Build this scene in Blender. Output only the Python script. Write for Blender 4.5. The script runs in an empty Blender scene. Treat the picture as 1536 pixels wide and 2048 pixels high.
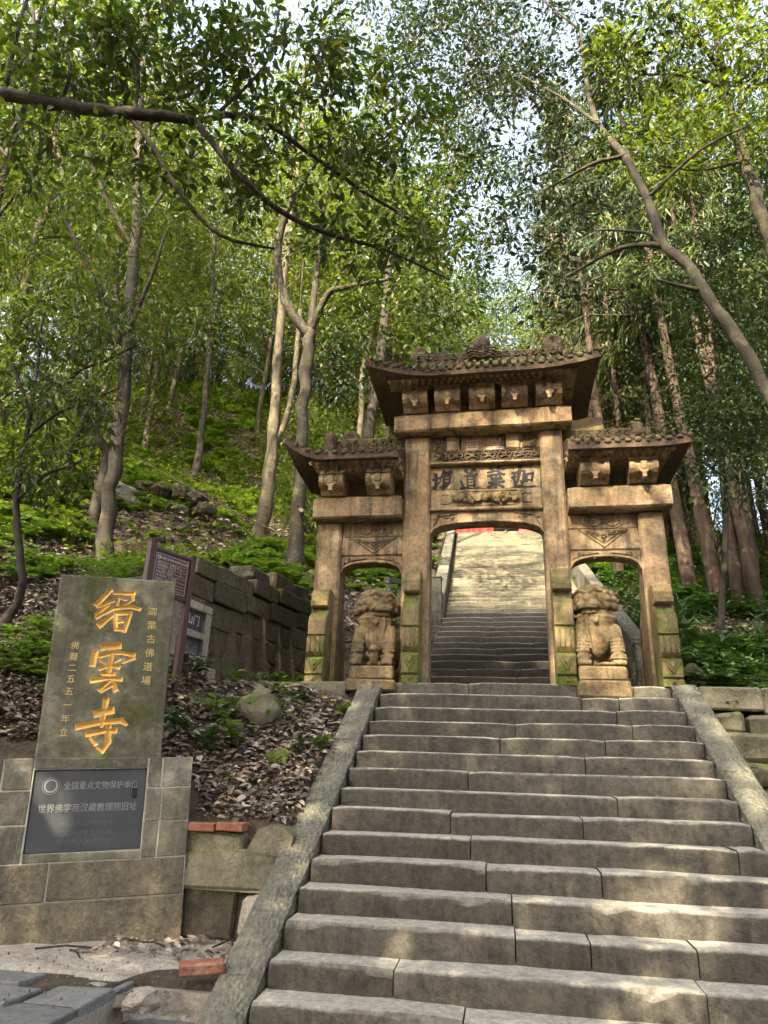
import bpy, bmesh, math, random
import numpy as np
from mathutils import Vector, Matrix, noise as mnoise
R_ = math.radians
random.seed(7); rng = np.random.default_rng(7)
sc = bpy.context.scene
COL = sc.collection
# ------------------------------------------------------------------ camera
FPX, PITCH, YAW, ROLL = 1420.0, R_(21.3), R_(9.8), R_(2.1)
CAMP = Vector((0, 0, 1.5))
_f = Vector((-math.sin(YAW)*math.cos(PITCH), math.cos(YAW)*math.cos(PITCH), math.sin(PITCH)))
_r0 = Vector((math.cos(YAW), math.sin(YAW), 0)); _u0 = _r0.cross(_f)
_R = _r0*math.cos(ROLL) + _u0*math.sin(ROLL); _U = -_r0*math.sin(ROLL) + _u0*math.cos(ROLL)
cam_d = bpy.data.cameras.new('camera'); cam = bpy.data.objects.new('camera', cam_d); COL.objects.link(cam)
cam.matrix_world = Matrix(((_R.x, _U.x, -_f.x, CAMP.x), (_R.y, _U.y, -_f.y, CAMP.y), (_R.z, _U.z, -_f.z, CAMP.z), (0, 0, 0, 1)))
cam_d.sensor_fit = 'HORIZONTAL'; cam_d.sensor_width = 36.0; cam_d.lens = FPX/1536*36.0
cam_d.clip_start = 0.05; cam_d.clip_end = 1000
sc.camera = cam
# ------------------------------------------------------------------ sky, sun, exposure
SUN_DIR = Vector((-0.22, -0.80, 0.62)).normalized()          # towards the sun
SUN_EL = math.asin(SUN_DIR.z); SUN_AZ = math.atan2(SUN_DIR.x, SUN_DIR.y)
w = bpy.data.worlds.new('World'); sc.world = w; w.use_nodes = True
nt = w.node_tree; nt.nodes.clear()
sky = nt.nodes.new('ShaderNodeTexSky'); sky.sky_type = 'NISHITA'; sky.sun_disc = False
sky.sun_elevation = SUN_EL; sky.sun_rotation = SUN_AZ; sky.air_density = 1.2; sky.dust_density = 9.0; sky.ozone_density = 1.0
bg = nt.nodes.new('ShaderNodeBackground'); bg.inputs['Strength'].default_value = 0.15
wo = nt.nodes.new('ShaderNodeOutputWorld')
hs = nt.nodes.new('ShaderNodeHueSaturation'); hs.inputs['Saturation'].default_value = 0.62; hs.inputs['Value'].default_value = 1.08      # thin high haze
nt.links.new(sky.outputs[0], hs.inputs['Color']); nt.links.new(hs.outputs[0], bg.inputs[0]); nt.links.new(bg.outputs[0], wo.inputs[0])
sun_d = bpy.data.lights.new('sun', 'SUN'); sun_d.energy = 5.0; sun_d.angle = R_(0.5); sun_d.color = (1.0, 0.85, 0.60)
sun = bpy.data.objects.new('sun', sun_d); COL.objects.link(sun)
sun.rotation_euler = SUN_DIR.to_track_quat('Z', 'Y').to_euler(); sun.location = SUN_DIR*60
sc.view_settings.view_transform = 'Standard'; sc.view_settings.look = 'None'
sc.view_settings.exposure = 2.4; sc.view_settings.gamma = 1.0; sc.view_settings.use_curve_mapping = False
sc.render.engine = 'CYCLES'
cy = sc.cycles
cy.use_denoising = True; cy.max_bounces = 6; cy.diffuse_bounces = 3; cy.glossy_bounces = 2; cy.transmission_bounces = 4
cy.transparent_max_bounces = 6; cy.caustics_reflective = False; cy.caustics_refractive = False
cy.use_adaptive_sampling = True; cy.adaptive_threshold = 0.04

# ------------------------------------------------------------------ helpers
def pray(px, py):
    return _f*FPX + _R*(px-768) - _U*(py-1024)
def at(px, py, Y):
    """world point seen at photograph pixel (px, py) at forward distance Y"""
    d = pray(px, py); return CAMP + d*(Y/d.y)
def n3(x, y, z, s=1.0):
    return mnoise.noise(Vector((x*s, y*s, z*s)))

def link(o, parent=None):
    COL.objects.link(o)
    if parent is not None:
        o.parent = parent
    return o
def tag(o, label=None, cat=None, group=None, kind=None):
    if label: o['label'] = label
    if cat: o['category'] = cat
    if group: o['group'] = group
    if kind: o['kind'] = kind
    return o
def empty(name, loc=(0, 0, 0), rz=0.0):
    o = bpy.data.objects.new(name, None); o.empty_display_size = 0.2
    o.location = loc; o.rotation_euler = (0, 0, rz); COL.objects.link(o); return o
def copy_tree(o, parent=None):
    c = o.copy(); COL.objects.link(c); c.parent = parent
    for ch in list(o.children):
        copy_tree(ch, c)
    return c
def smooth(me, on=True, ang=None):
    me.polygons.foreach_set('use_smooth', [on]*len(me.polygons))

class MB:
    """collects shapes into one mesh"""
    def __init__(s): s.v = []; s.f = []
    def add(s, vs, fs, M=None):
        k = len(s.v)
        s.v += [tuple(M @ Vector(p)) for p in vs] if M is not None else [tuple(p) for p in vs]
        s.f += [tuple(i+k for i in f) for f in fs]; return s
    def box(s, x0, x1, y0, y1, z0, z1, M=None):
        return s.add([(x0,y0,z0),(x1,y0,z0),(x1,y1,z0),(x0,y1,z0),(x0,y0,z1),(x1,y0,z1),(x1,y1,z1),(x0,y1,z1)],
                     [(0,3,2,1),(4,5,6,7),(0,1,5,4),(1,2,6,5),(2,3,7,6),(3,0,4,7)], M)
    def bbox(s, x0, x1, y0, y1, z0, z1, b=0.012, j=0.0, M=None):
        """box with chamfered edges and slightly uneven corners (24 vertices)"""
        b = min(b, (x1-x0)*.3, (y1-y0)*.3, (z1-z0)*.3)
        vs = []; idx = {}
        for a, X in enumerate((x0, x1)):
            for c, Y in enumerate((y0, y1)):
                for d, Z in enumerate((z0, z1)):
                    sx, sy, sz = (1, -1)[a], (1, -1)[c], (1, -1)[d]
                    J = [random.uniform(-j, j) for _ in range(3)]
                    X_, Y_, Z_ = X+J[0], Y+J[1], Z+J[2]
                    idx[a,c,d] = len(vs)
                    vs += [(X_, Y_+sy*b, Z_+sz*b), (X_+sx*b, Y_, Z_+sz*b), (X_+sx*b, Y_+sy*b, Z_)]
        fs = []
        i = idx
        def q(ax, side, order):
            fs.append(tuple(i[k]+ax for k in order))
        q(0,0,[(0,0,0),(0,0,1),(0,1,1),(0,1,0)]); q(0,1,[(1,0,0),(1,1,0),(1,1,1),(1,0,1)])
        q(1,0,[(0,0,0),(1,0,0),(1,0,1),(0,0,1)]); q(1,1,[(0,1,0),(0,1,1),(1,1,1),(1,1,0)])
        q(2,0,[(0,0,0),(0,1,0),(1,1,0),(1,0,0)]); q(2,1,[(0,0,1),(1,0,1),(1,1,1),(0,1,1)])
        for c in (0,1):
            for d in (0,1):   # edges along x
                A, B = i[0,c,d], i[1,c,d]; fs.append((A+1, B+1, B+2, A+2))
        for a in (0,1):
            for d in (0,1):
                A, B = i[a,0,d], i[a,1,d]; fs.append((A+0, B+0, B+2, A+2))
        for a in (0,1):
            for c in (0,1):
                A, B = i[a,c,0], i[a,c,1]; fs.append((A+0, B+0, B+1, A+1))
        for k in i.values(): fs.append((k, k+1, k+2))
        return s.add(vs, fs, M)
    def prism(s, poly, h0, h1, axis='y', M=None):
        """poly: 2-D outline; extruded from h0 to h1 along axis ('x': poly=(y,z), 'y': poly=(x,z), 'z': poly=(x,y))"""
        n = len(poly)
        def P(p, h):
            return {'x': (h, p[0], p[1]), 'y': (p[0], h, p[1]), 'z': (p[0], p[1], h)}[axis]
        vs = [P(p, h0) for p in poly] + [P(p, h1) for p in poly]
        fs = [tuple(range(n))[::-1], tuple(range(n, 2*n))] + [(k, (k+1) % n, n+(k+1) % n, n+k) for k in range(n)]
        return s.add(vs, fs, M)
    def tube(s, pts, rad, n=8, cap=True, M=None):
        pts = [Vector(p) for p in pts]; m = len(pts)
        if not hasattr(rad, '__len__'): rad = [rad]*m
        vs = []; prev = None
        for k, p in enumerate(pts):
            d = (pts[min(k+1, m-1)] - pts[max(k-1, 0)])
            d = d.normalized() if d.length > 1e-9 else Vector((0, 0, 1))
            if prev is None:
                a = d.orthogonal().normalized()
            else:
                a = prev - d*prev.dot(d); a = a.normalized() if a.length > 1e-6 else d.orthogonal().normalized()
            prev = a; b = d.cross(a)
            for q in range(n):
                t = 2*math.pi*q/n
                vs.append(p + (a*math.cos(t) + b*math.sin(t))*rad[k])
        fs = []
        for k in range(m-1):
            for q in range(n):
                q2 = (q+1) % n
                fs.append((k*n+q, k*n+q2, (k+1)*n+q2, (k+1)*n+q))
        if cap:
            fs.append(tuple(range(n))[::-1]); fs.append(tuple(range((m-1)*n, m*n)))
        return s.add(vs, fs, M)
    def lathe(s, prof, n=16, M=None):
        vs = []; m = len(prof)
        for r, z in prof:
            for q in range(n):
                t = 2*math.pi*q/n; vs.append((r*math.cos(t), r*math.sin(t), z))
        fs = [(k*n+q, k*n+(q+1) % n, (k+1)*n+(q+1) % n, (k+1)*n+q) for k in range(m-1) for q in range(n)]
        fs.append(tuple(range(n))[::-1]); fs.append(tuple(range((m-1)*n, m*n)))
        return s.add(vs, fs, M)
    def ell(s, c, r, n=14, m=9, M=None):
        vs = [(c[0], c[1], c[2]-r[2])]
        for a in range(1, m):
            ph = math.pi*a/m
            for q in range(n):
                t = 2*math.pi*q/n
                vs.append((c[0]+r[0]*math.sin(ph)*math.cos(t), c[1]+r[1]*math.sin(ph)*math.sin(t), c[2]-r[2]*math.cos(ph)))
        vs.append((c[0], c[1], c[2]+r[2])); L = len(vs)-1
        fs = [(0, 1+(q+1) % n, 1+q) for q in range(n)]
        for a in range(m-2):
            for q in range(n):
                q2 = (q+1) % n; fs.append((1+a*n+q, 1+a*n+q2, 1+(a+1)*n+q2, 1+(a+1)*n+q))
        fs += [(L, 1+(m-2)*n+q, 1+(m-2)*n+(q+1) % n) for q in range(n)]
        return s.add(vs, fs, M)
    def build(s, name, m, parent=None, sm=False, kind=None):
        me = bpy.data.meshes.new(name); me.from_pydata(s.v, [], s.f); me.update()
        bm = bmesh.new(); bm.from_mesh(me); bmesh.ops.recalc_face_normals(bm, faces=bm.faces); bm.to_mesh(me); bm.free()
        if sm: smooth(me)
        me.materials.append(m)
        o = bpy.data.objects.new(name, me); link(o, parent)
        if kind: o['kind'] = kind
        return o

def np_mesh(name, V, F, m, parent=None, sm=False, kind=None):
    """V (n,3), F (m,k) constant-size faces"""
    V = np.asarray(V, np.float32); F = np.asarray(F, np.int32); k = F.shape[1]
    me = bpy.data.meshes.new(name)
    me.vertices.add(len(V)); me.vertices.foreach_set('co', V.ravel())
    me.loops.add(F.size); me.loops.foreach_set('vertex_index', F.ravel())
    me.polygons.add(len(F)); me.polygons.foreach_set('loop_start', np.arange(0, F.size, k, dtype=np.int32))
    me.update(calc_edges=True)
    if sm: smooth(me)
    me.materials.append(m)
    o = bpy.data.objects.new(name, me); link(o, parent)
    if kind: o['kind'] = kind
    return o
def remesh(o, voxel, smooth_it=2):
    """join overlapping shapes of one object into one continuous skin"""
    md = o.modifiers.new('r', 'REMESH'); md.mode = 'VOXEL'; md.voxel_size = voxel; md.use_smooth_shade = True
    if smooth_it:
        m2 = o.modifiers.new('s', 'SMOOTH'); m2.factor = 0.5; m2.iterations = smooth_it
    dg = bpy.context.evaluated_depsgraph_get(); ev = o.evaluated_get(dg)
    me = bpy.data.meshes.new_from_object(ev); mats = list(o.data.materials)
    o.modifiers.clear(); o.data = me
    if not me.materials:
        for m in mats: me.materials.append(m)
    smooth(me); return o

# ------------------------------------------------------------------ materials
def new_mat(name):
    m = bpy.data.materials.new(name); m.use_nodes = True; t = m.node_tree; t.nodes.clear()
    out = t.nodes.new('ShaderNodeOutputMaterial'); return m, t, out
def N(t, kind, **kw):
    n = t.nodes.new(kind)
    for k, v in kw.items():
        if k.startswith('i_'):
            key = k[2:]; n.inputs[int(key) if key.isdigit() else key.replace('_', ' ')].default_value = v
        else: setattr(n, k, v)
    return n
def ramp(t, stops):
    n = t.nodes.new('ShaderNodeValToRGB'); e = n.color_ramp.elements
    while len(e) < len(stops): e.new(0.5)
    for k, (p, c) in enumerate(stops):
        e[k].position = p; e[k].color = (c if len(c) == 4 else (*c, 1)) if hasattr(c, '__len__') else (c, c, c, 1)
    return n
def mix(t, fac, a, b, blend='MIX'):
    n = t.nodes.new('ShaderNodeMix'); n.data_type = 'RGBA'; n.blend_type = blend
    for s, v in ((n.inputs[0], fac), (n.inputs[6], a), (n.inputs[7], b)):
        if hasattr(v, 'links'): t.links.new(v, s)
        elif hasattr(v, '__len__'): s.default_value = (*v, 1) if len(v) == 3 else v
        else: s.default_value = v
    return n.outputs[2]
def math_(t, op, a, b=0.0, clamp=False):
    n = t.nodes.new('ShaderNodeMath'); n.operation = op; n.use_clamp = clamp
    for s, v in zip(n.inputs, (a, b)):
        if hasattr(v, 'links'): t.links.new(v, s)
        else: s.default_value = v
    return n.outputs[0]
def noise(t, co, scale, detail=4, rough=0.6, dist=0.0):
    n = t.nodes.new('ShaderNodeTexNoise'); n.inputs['Scale'].default_value = scale; n.inputs['Detail'].default_value = detail
    n.inputs['Roughness'].default_value = rough; n.inputs['Distortion'].default_value = dist
    t.links.new(co, n.inputs['Vector']); return n.outputs['Fac']
def mapping(t, co, sc_=(1, 1, 1), rot=(0, 0, 0)):
    n = t.nodes.new('ShaderNodeMapping'); n.inputs['Scale'].default_value = sc_; n.inputs['Rotation'].default_value = rot
    t.links.new(co, n.inputs['Vector']); return n.outputs[0]

def stone(name, c1, c2, dark=(0.03, 0.03, 0.025), moss=(0.075, 0.095, 0.018), moss_up=0.5, moss_side=0.15, streak=0.3, stain=0.35,
          bump=0.35, grain=60.0, chisel=0.0, rough=0.9, pale=None, pale_amt=0.0, vary=0.0, tread=None, speck=0.5, damp=0.0):
    m, t, out = new_mat(name); L = t.links
    geo = N(t, 'ShaderNodeNewGeometry'); co = geo.outputs['Position']
    big = noise(t, co, 1.3, 5, 0.6); mid = noise(t, co, 6.0, 6, 0.65); fine = noise(t, co, grain, 4, 0.7)
    col = mix(t, ramp_out(t, mid, [(0.3, 0), (0.7, 1)]), c1, c2)
    if vary:
        oi = N(t, 'ShaderNodeObjectInfo')
        v = math_(t, 'MULTIPLY_ADD', oi.outputs['Random'], vary); t.nodes[-1].inputs[2].default_value = 1.0 - vary*0.5
        cv = t.nodes.new('ShaderNodeCombineColor'); [L.new(v, cv.inputs[k]) for k in range(3)]
        col = mix(t, 1.0, col, cv.outputs[0], 'MULTIPLY')
    # weather stains and vertical run-off streaks
    sco = mapping(t, co, (9, 9, 0.55)); st = noise(t, sco, 1.0, 4, 0.6)
    sfac = math_(t, 'MULTIPLY', ramp_out(t, st, [(0.48, 0), (0.66, 1)]), streak)
    col = mix(t, sfac, col, dark)
    bfac = math_(t, 'MULTIPLY', ramp_out(t, big, [(0.45, 0), (0.72, 1)]), stain)
    col = mix(t, bfac, col, dark)
    if pale is not None:
        pn = noise(t, mapping(t, co, (1, 1, 1), (0.5, 0.2, 1.0)), 3.1, 6, 0.7)
        col = mix(t, math_(t, 'MULTIPLY', ramp_out(t, pn, [(0.52, 0), (0.66, 1)]), pale_amt), col, pale)
    # moss: on upward faces and in broad patches
    sep = N(t, 'ShaderNodeSeparateXYZ'); L.new(geo.outputs['Normal'], sep.inputs[0])
    up = math_(t, 'MULTIPLY', math_(t, 'MAXIMUM', sep.outputs[2], 0.0), moss_up)
    mn = noise(t, co, 2.4, 6, 0.7)
    mraw = math_(t, 'ADD', math_(t, 'ADD', up, moss_side), math_(t, 'MULTIPLY', math_(t, 'SUBTRACT', mn, 0.5), 2.2))
    if damp:                                                # moss climbs from the damp foot of the stones
        pz = N(t, 'ShaderNodeSeparateXYZ'); L.new(co, pz.inputs[0]); mr = N(t, 'ShaderNodeMapRange'); L.new(pz.outputs[2], mr.inputs[0])
        mr.inputs[1].default_value = 2.5; mr.inputs[2].default_value = 3.7; mr.inputs[3].default_value = damp; mr.inputs[4].default_value = 0.0
        mraw = math_(t, 'ADD', mraw, mr.outputs[0])
    mfac = ramp_out(t, mraw, [(0.22, 0), (0.62, 1)])
    mcol = mix(t, fine, tuple(x*0.55 for x in moss), tuple(min(1, x*1.5) for x in moss))
    col = mix(t, mfac, col, mcol)
    if tread is not None:                                   # up-facing faces paler: skylight painted into the tread colour, along with foot wear
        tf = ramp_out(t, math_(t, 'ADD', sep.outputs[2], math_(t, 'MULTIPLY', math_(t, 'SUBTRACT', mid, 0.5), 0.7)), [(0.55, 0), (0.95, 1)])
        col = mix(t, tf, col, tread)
    sp = noise(t, co, 22.0, 5, 0.75)
    col = mix(t, speck, col, ramp_out(t, sp, [(0.32, 0.45), (0.5, 1.0), (0.68, 1.5)], color=True), 'MULTIPLY')
    col = mix(t, 0.5, col, ramp_out(t, fine, [(0.25, 0.45), (0.75, 1.45)], color=True), 'MULTIPLY')
    b = N(t, 'ShaderNodeBsdfPrincipled'); b.inputs['Roughness'].default_value = rough
    b.inputs['Specular IOR Level'].default_value = 0.25
    L.new(col, b.inputs['Base Color'])
    h = math_(t, 'ADD', math_(t, 'MULTIPLY', fine, 0.5), math_(t, 'ADD', math_(t, 'MULTIPLY', mid, 1.0), math_(t, 'MULTIPLY', sp, 0.7)))
    if chisel:
        cc = mapping(t, co, (22, 22, 34), (0.5, 0.3, 0.7)); cn = noise(t, cc, 1.0, 2, 0.5, 0.6)
        cn2 = N(t, 'ShaderNodeTexVoronoi', i_Scale=38.0); L.new(mapping(t, co, (1.0, 0.45, 1), (0, 0, 0.9)), cn2.inputs['Vector'])
        h = math_(t, 'ADD', h, math_(t, 'MULTIPLY', math_(t, 'ADD', cn, cn2.outputs['Distance']), chisel))
    bp = N(t, 'ShaderNodeBump'); bp.inputs['Strength'].default_value = bump; bp.inputs['Distance'].default_value = 0.03
    L.new(h, bp.inputs['Height']); L.new(bp.outputs[0], b.inputs['Normal'])
    L.new(b.outputs[0], out.inputs[0]); return m
def ramp_out(t, fac, stops, color=False):
    r = ramp(t, stops); t.links.new(fac, r.inputs[0]); return r.outputs[0]
def plain(name, c, rough=0.6, metal=0.0, bump=0.0, scale=30, var=0.25, spec=0.5):
    m, t, out = new_mat(name); L = t.links
    geo = N(t, 'ShaderNodeNewGeometry'); nz = noise(t, geo.outputs['Position'], scale, 4, 0.6)
    col = mix(t, nz, tuple(x*(1-var) for x in c), tuple(min(1, x*(1+var)) for x in c))
    b = N(t, 'ShaderNodeBsdfPrincipled'); b.inputs['Roughness'].default_value = rough; b.inputs['Metallic'].default_value = metal
    b.inputs['Specular IOR Level'].default_value = spec
    L.new(col, b.inputs['Base Color'])
    if bump:
        bp = N(t, 'ShaderNodeBump'); bp.inputs['Strength'].default_value = bump; bp.inputs['Distance'].default_value = 0.02
        L.new(nz, bp.inputs['Height']); L.new(bp.outputs[0], b.inputs['Normal'])
    L.new(b.outputs[0], out.inputs[0]); return m
def leafmat(name, cols, trans=0.35, rough=0.45, tcol=None, spec=0.4):
    """each leaf picks its own colour; thin leaves let light through"""
    m, t, out = new_mat(name); L = t.links
    geo = N(t, 'ShaderNodeNewGeometry')
    col = ramp_out(t, geo.outputs['Random Per Island'], [(k/(len(cols)-1), c) for k, c in enumerate(cols)])
    b = N(t, 'ShaderNodeBsdfPrincipled'); b.inputs['Roughness'].default_value = rough; b.inputs['Specular IOR Level'].default_value = spec
    L.new(col, b.inputs['Base Color'])
    tr = N(t, 'ShaderNodeBsdfTranslucent')
    L.new(mix(t, 1.0, col, tcol or (1.3, 1.5, 0.5), 'MULTIPLY'), tr.inputs[0])
    mx = N(t, 'ShaderNodeMixShader'); mx.inputs[0].default_value = trans
    L.new(b.outputs[0], mx.inputs[1]); L.new(tr.outputs[0], mx.inputs[2]); L.new(mx.outputs[0], out.inputs[0]); return m
def barkmat(name, c1, c2, moss=0.0, sx=14, sz=2.0):
    m, t, out = new_mat(name); L = t.links
    geo = N(t, 'ShaderNodeNewGeometry'); co = geo.outputs['Position']
    a = noise(t, mapping(t, co, (sx, sx, sz)), 1.0, 5, 0.65); p = noise(t, co, 4.0, 4, 0.6)
    col = mix(t, ramp_out(t, a, [(0.3, 0), (0.7, 1)]), c1, c2)
    col = mix(t, math_(t, 'MULTIPLY', ramp_out(t, p, [(0.5, 0), (0.7, 1)]), moss), col, (0.09, 0.11, 0.03))
    ring = noise(t, mapping(t, co, (5, 5, 34)), 1.0, 3, 0.6)
    col = mix(t, math_(t, 'MULTIPLY', ramp_out(t, ring, [(0.56, 0), (0.66, 1)]), 0.55), col, tuple(x*0.45 for x in c2))
    lich = noise(t, mapping(t, co, (1, 1, 1), (0.4, 0.9, 0.2)), 7.0, 5, 0.7)
    col = mix(t, math_(t, 'MULTIPLY', ramp_out(t, lich, [(0.56, 0), (0.64, 1)]), 0.45), col, tuple(min(1, x*1.7+0.02) for x in c1))
    b = N(t, 'ShaderNodeBsdfPrincipled'); b.inputs['Roughness'].default_value = 0.9; b.inputs['Specular IOR Level'].default_value = 0.2
    L.new(col, b.inputs['Base Color'])
    bp = N(t, 'ShaderNodeBump'); bp.inputs['Strength'].default_value = 0.9; bp.inputs['Distance'].default_value = 0.02
    L.new(a, bp.inputs['Height']); L.new(bp.outputs[0], b.inputs['Normal']); L.new(b.outputs[0], out.inputs[0]); return m

M = {}
M['gate'] = stone('gate_sandstone', (0.37, 0.25, 0.14), (0.215, 0.15, 0.09), dark=(0.05, 0.045, 0.035), moss=(0.10, 0.10, 0.035), moss_up=0.5, moss_side=-0.05, streak=0.8, stain=0.62, bump=0.6, grain=90, pale=(0.40, 0.33, 0.21), pale_amt=0.55, speck=.65, damp=.36)
M['gate_moss'] = stone('mossy_sandstone', (0.26, 0.19, 0.09), (0.18, 0.135, 0.07), moss=(0.075, 0.092, 0.018), moss_up=0.6, moss_side=0.04, streak=0.5, stain=0.35, bump=0.6, grain=70, damp=.5)
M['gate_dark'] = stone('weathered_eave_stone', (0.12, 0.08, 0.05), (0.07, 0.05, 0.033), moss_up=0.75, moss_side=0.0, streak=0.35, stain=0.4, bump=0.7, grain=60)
M['lion'] = stone('lion_sandstone', (0.26, 0.185, 0.095), (0.15, 0.11, 0.06), moss_up=0.3, moss_side=0.0, streak=0.55, stain=0.5, bump=0.7, grain=80, speck=.7)
M['step'] = stone('worn_skylit_step_stone', (0.09, 0.081, 0.066), (0.056, 0.051, 0.042), moss_up=0.0, moss_side=-0.2, streak=0.5, stain=0.35, bump=0.6, grain=75, vary=0.4, tread=(0.31, 0.292, 0.245), speck=.7)  # riser shade painted into the dark base, skylight into the tread colour
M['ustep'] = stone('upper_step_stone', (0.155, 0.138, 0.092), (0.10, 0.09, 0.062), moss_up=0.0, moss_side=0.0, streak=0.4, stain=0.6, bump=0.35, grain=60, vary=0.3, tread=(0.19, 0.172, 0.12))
M['dstep'] = stone('damp_shaded_step_stone', (0.055, 0.048, 0.04), (0.035, 0.031, 0.027), moss_up=0.0, moss_side=-0.2, streak=0.3, stain=0.3, bump=0.4, grain=60, vary=0.3, tread=(0.2, 0.19, 0.165))  # damp dark stone, with the gate's shade also painted into it
M['kerb'] = stone('chiselled_kerb_stone', (0.175, 0.168, 0.13), (0.12, 0.116, 0.09), moss=(0.075, 0.085, 0.03), moss_up=0.1, moss_side=-0.1, streak=0.2, stain=0.2, bump=0.7, grain=60, chisel=1.3, vary=0.12)
M['wall'] = stone('mossy_wall_stone', (0.115, 0.098, 0.065), (0.06, 0.053, 0.037), moss=(0.06, 0.068, 0.02), moss_up=0.6, moss_side=0.2, streak=0.5, stain=0.5, bump=1.0, grain=40, vary=0.4, speck=.75)
M['rock'] = stone('boulder_stone', (0.20, 0.18, 0.125), (0.13, 0.12, 0.085), moss_up=0.45, moss_side=0.0, streak=0.15, stain=0.35, bump=0.7, grain=45, vary=0.2)
M['stele'] = stone('stele_stone', (0.15, 0.145, 0.10), (0.095, 0.092, 0.062), moss=(0.062, 0.068, 0.02), moss_up=0.3, moss_side=0.22, streak=0.4, stain=0.35, bump=0.2, grain=120, pale=(0.30, 0.275, 0.22), pale_amt=0.55)
M['pedestal'] = stone('pedestal_stone', (0.19, 0.175, 0.135), (0.12, 0.112, 0.085), moss_up=0.25, moss_side=-0.05, streak=0.6, stain=0.4, bump=0.4, grain=70, pale=(0.34, 0.32, 0.275), pale_amt=0.5, vary=0.5)
M['render_base'] = stone('roughcast_base', (0.20, 0.17, 0.12), (0.13, 0.115, 0.085), moss_up=0.0, moss_side=-0.15, streak=0.2, stain=0.45, bump=1.0, grain=45, vary=0.1, speck=.7)
M['mortar'] = plain('mortar', (0.40, 0.38, 0.33), 0.95, bump=0.6, scale=60)
M['concrete'] = stone('crumbled_concrete', (0.40, 0.36, 0.30), (0.28, 0.24, 0.20), moss_up=0.0, moss_side=-0.3, streak=0.0, stain=0.2, bump=0.9, grain=50)
M['paver'] = stone('grey_paving', (0.17, 0.17, 0.16), (0.13, 0.13, 0.125), moss_up=0.0, moss_side=-0.35, streak=0.0, stain=0.15, bump=0.2, grain=90, vary=0.2)
M['brick'] = stone('red_brick', (0.30, 0.115, 0.07), (0.22, 0.09, 0.06), moss_up=0.0, moss_side=-0.2, streak=0.0, stain=0.3, bump=0.5, grain=90, pale=(0.4, 0.33, 0.28), pale_amt=0.3)
M['soil'] = stone('forest_soil', (0.085, 0.062, 0.042), (0.05, 0.038, 0.028), moss=(0.05, 0.07, 0.018), moss_up=0.12, moss_side=-0.1, streak=0.0, stain=0.3, bump=1.0, grain=30)
M['gold'] = plain('gold_paint', (0.62, 0.36, 0.075), 0.42, bump=0.25, scale=90, var=0.25)
M['goldthin'] = plain('worn_gold_paint', (0.60, 0.45, 0.16), 0.6, scale=60, var=0.45)
M['ink'] = plain('black_paint', (0.012, 0.013, 0.015), 0.9, bump=0.3, scale=70, var=0.6)
M['inkworn'] = plain('worn_black_paint', (0.15, 0.12, 0.085), 0.9, scale=70, var=0.5)
M['pinkpaint'] = plain('faded_pink_paint', (0.42, 0.27, 0.22), 0.9, scale=60, var=0.35)
M['slate'] = plain('dark_slate', (0.042, 0.047, 0.056), 0.5, scale=6, var=0.35, bump=0.03)
M['etch'] = plain('etched_letter', (0.26, 0.265, 0.27), 0.8, scale=90, var=0.5)
M['etchfaint'] = plain('faint_etched_letter', (0.105, 0.11, 0.118), 0.8, scale=60, var=0.4)
M['etchwhite'] = plain('white_letter', (0.6, 0.6, 0.58), 0.8, scale=60, var=0.2)
M['maroon'] = plain('maroon_board', (0.062, 0.017, 0.018), 0.45, scale=20, var=0.25)
M['brownmetal'] = plain('brown_metal_post', (0.05, 0.02, 0.017), 0.5, scale=30, var=0.2)
M['signwhite'] = plain('sign_print', (0.55, 0.50, 0.46), 0.7, scale=40, var=0.15)
M['frame'] = stone('pale_plaque_frame', (0.34, 0.31, 0.25), (0.26, 0.235, 0.19), moss_up=0.0, moss_side=-0.25, streak=0.3, stain=0.25, bump=0.3, grain=60)
M['red'] = plain('red_cloth', (0.55, 0.025, 0.02), 0.7, scale=12, var=0.2)
M['yellow'] = plain('yellow_print', (0.80, 0.50, 0.04), 0.7, scale=12, var=0.15)
M['iron'] = plain('dark_iron', (0.025, 0.025, 0.027), 0.5, metal=0.3, scale=20)
M['litter'] = leafmat('dead_leaf', [(0.085, 0.063, 0.05), (0.15, 0.12, 0.095), (0.07, 0.053, 0.042), (0.30, 0.265, 0.225), (0.18, 0.12, 0.075), (0.13, 0.105, 0.09), (0.10, 0.072, 0.054), (0.40, 0.37, 0.33), (0.15, 0.095, 0.055)], 0.05, 0.75, (1, 1, 1), 0.2)
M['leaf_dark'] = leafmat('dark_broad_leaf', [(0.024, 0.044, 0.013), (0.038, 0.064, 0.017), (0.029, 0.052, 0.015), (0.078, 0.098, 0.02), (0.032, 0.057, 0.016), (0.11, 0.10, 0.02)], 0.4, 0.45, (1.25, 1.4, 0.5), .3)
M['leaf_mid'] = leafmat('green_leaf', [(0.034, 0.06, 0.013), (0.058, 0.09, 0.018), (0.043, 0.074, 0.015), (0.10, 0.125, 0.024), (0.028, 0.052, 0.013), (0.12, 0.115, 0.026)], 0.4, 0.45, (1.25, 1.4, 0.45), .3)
M['leaf_light'] = leafmat('sun_toned_leaf', [(0.065, 0.10, 0.017), (0.11, 0.148, 0.022), (0.075, 0.115, 0.019), (0.17, 0.18, 0.03), (0.058, 0.092, 0.017), (0.045, 0.078, 0.016)], 0.45, 0.45, (1.25, 1.35, 0.45), .3)  # lighter leaf set with sunlight painted into its greens
M['leaf_blue'] = leafmat('shade_toned_leaf', [(0.024, 0.043, 0.018), (0.036, 0.06, 0.023), (0.03, 0.05, 0.021), (0.05, 0.07, 0.025)], 0.28, 0.45, (1.2, 1.4, .6), .3)  # darker leaf set with shade painted into its greens
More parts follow.
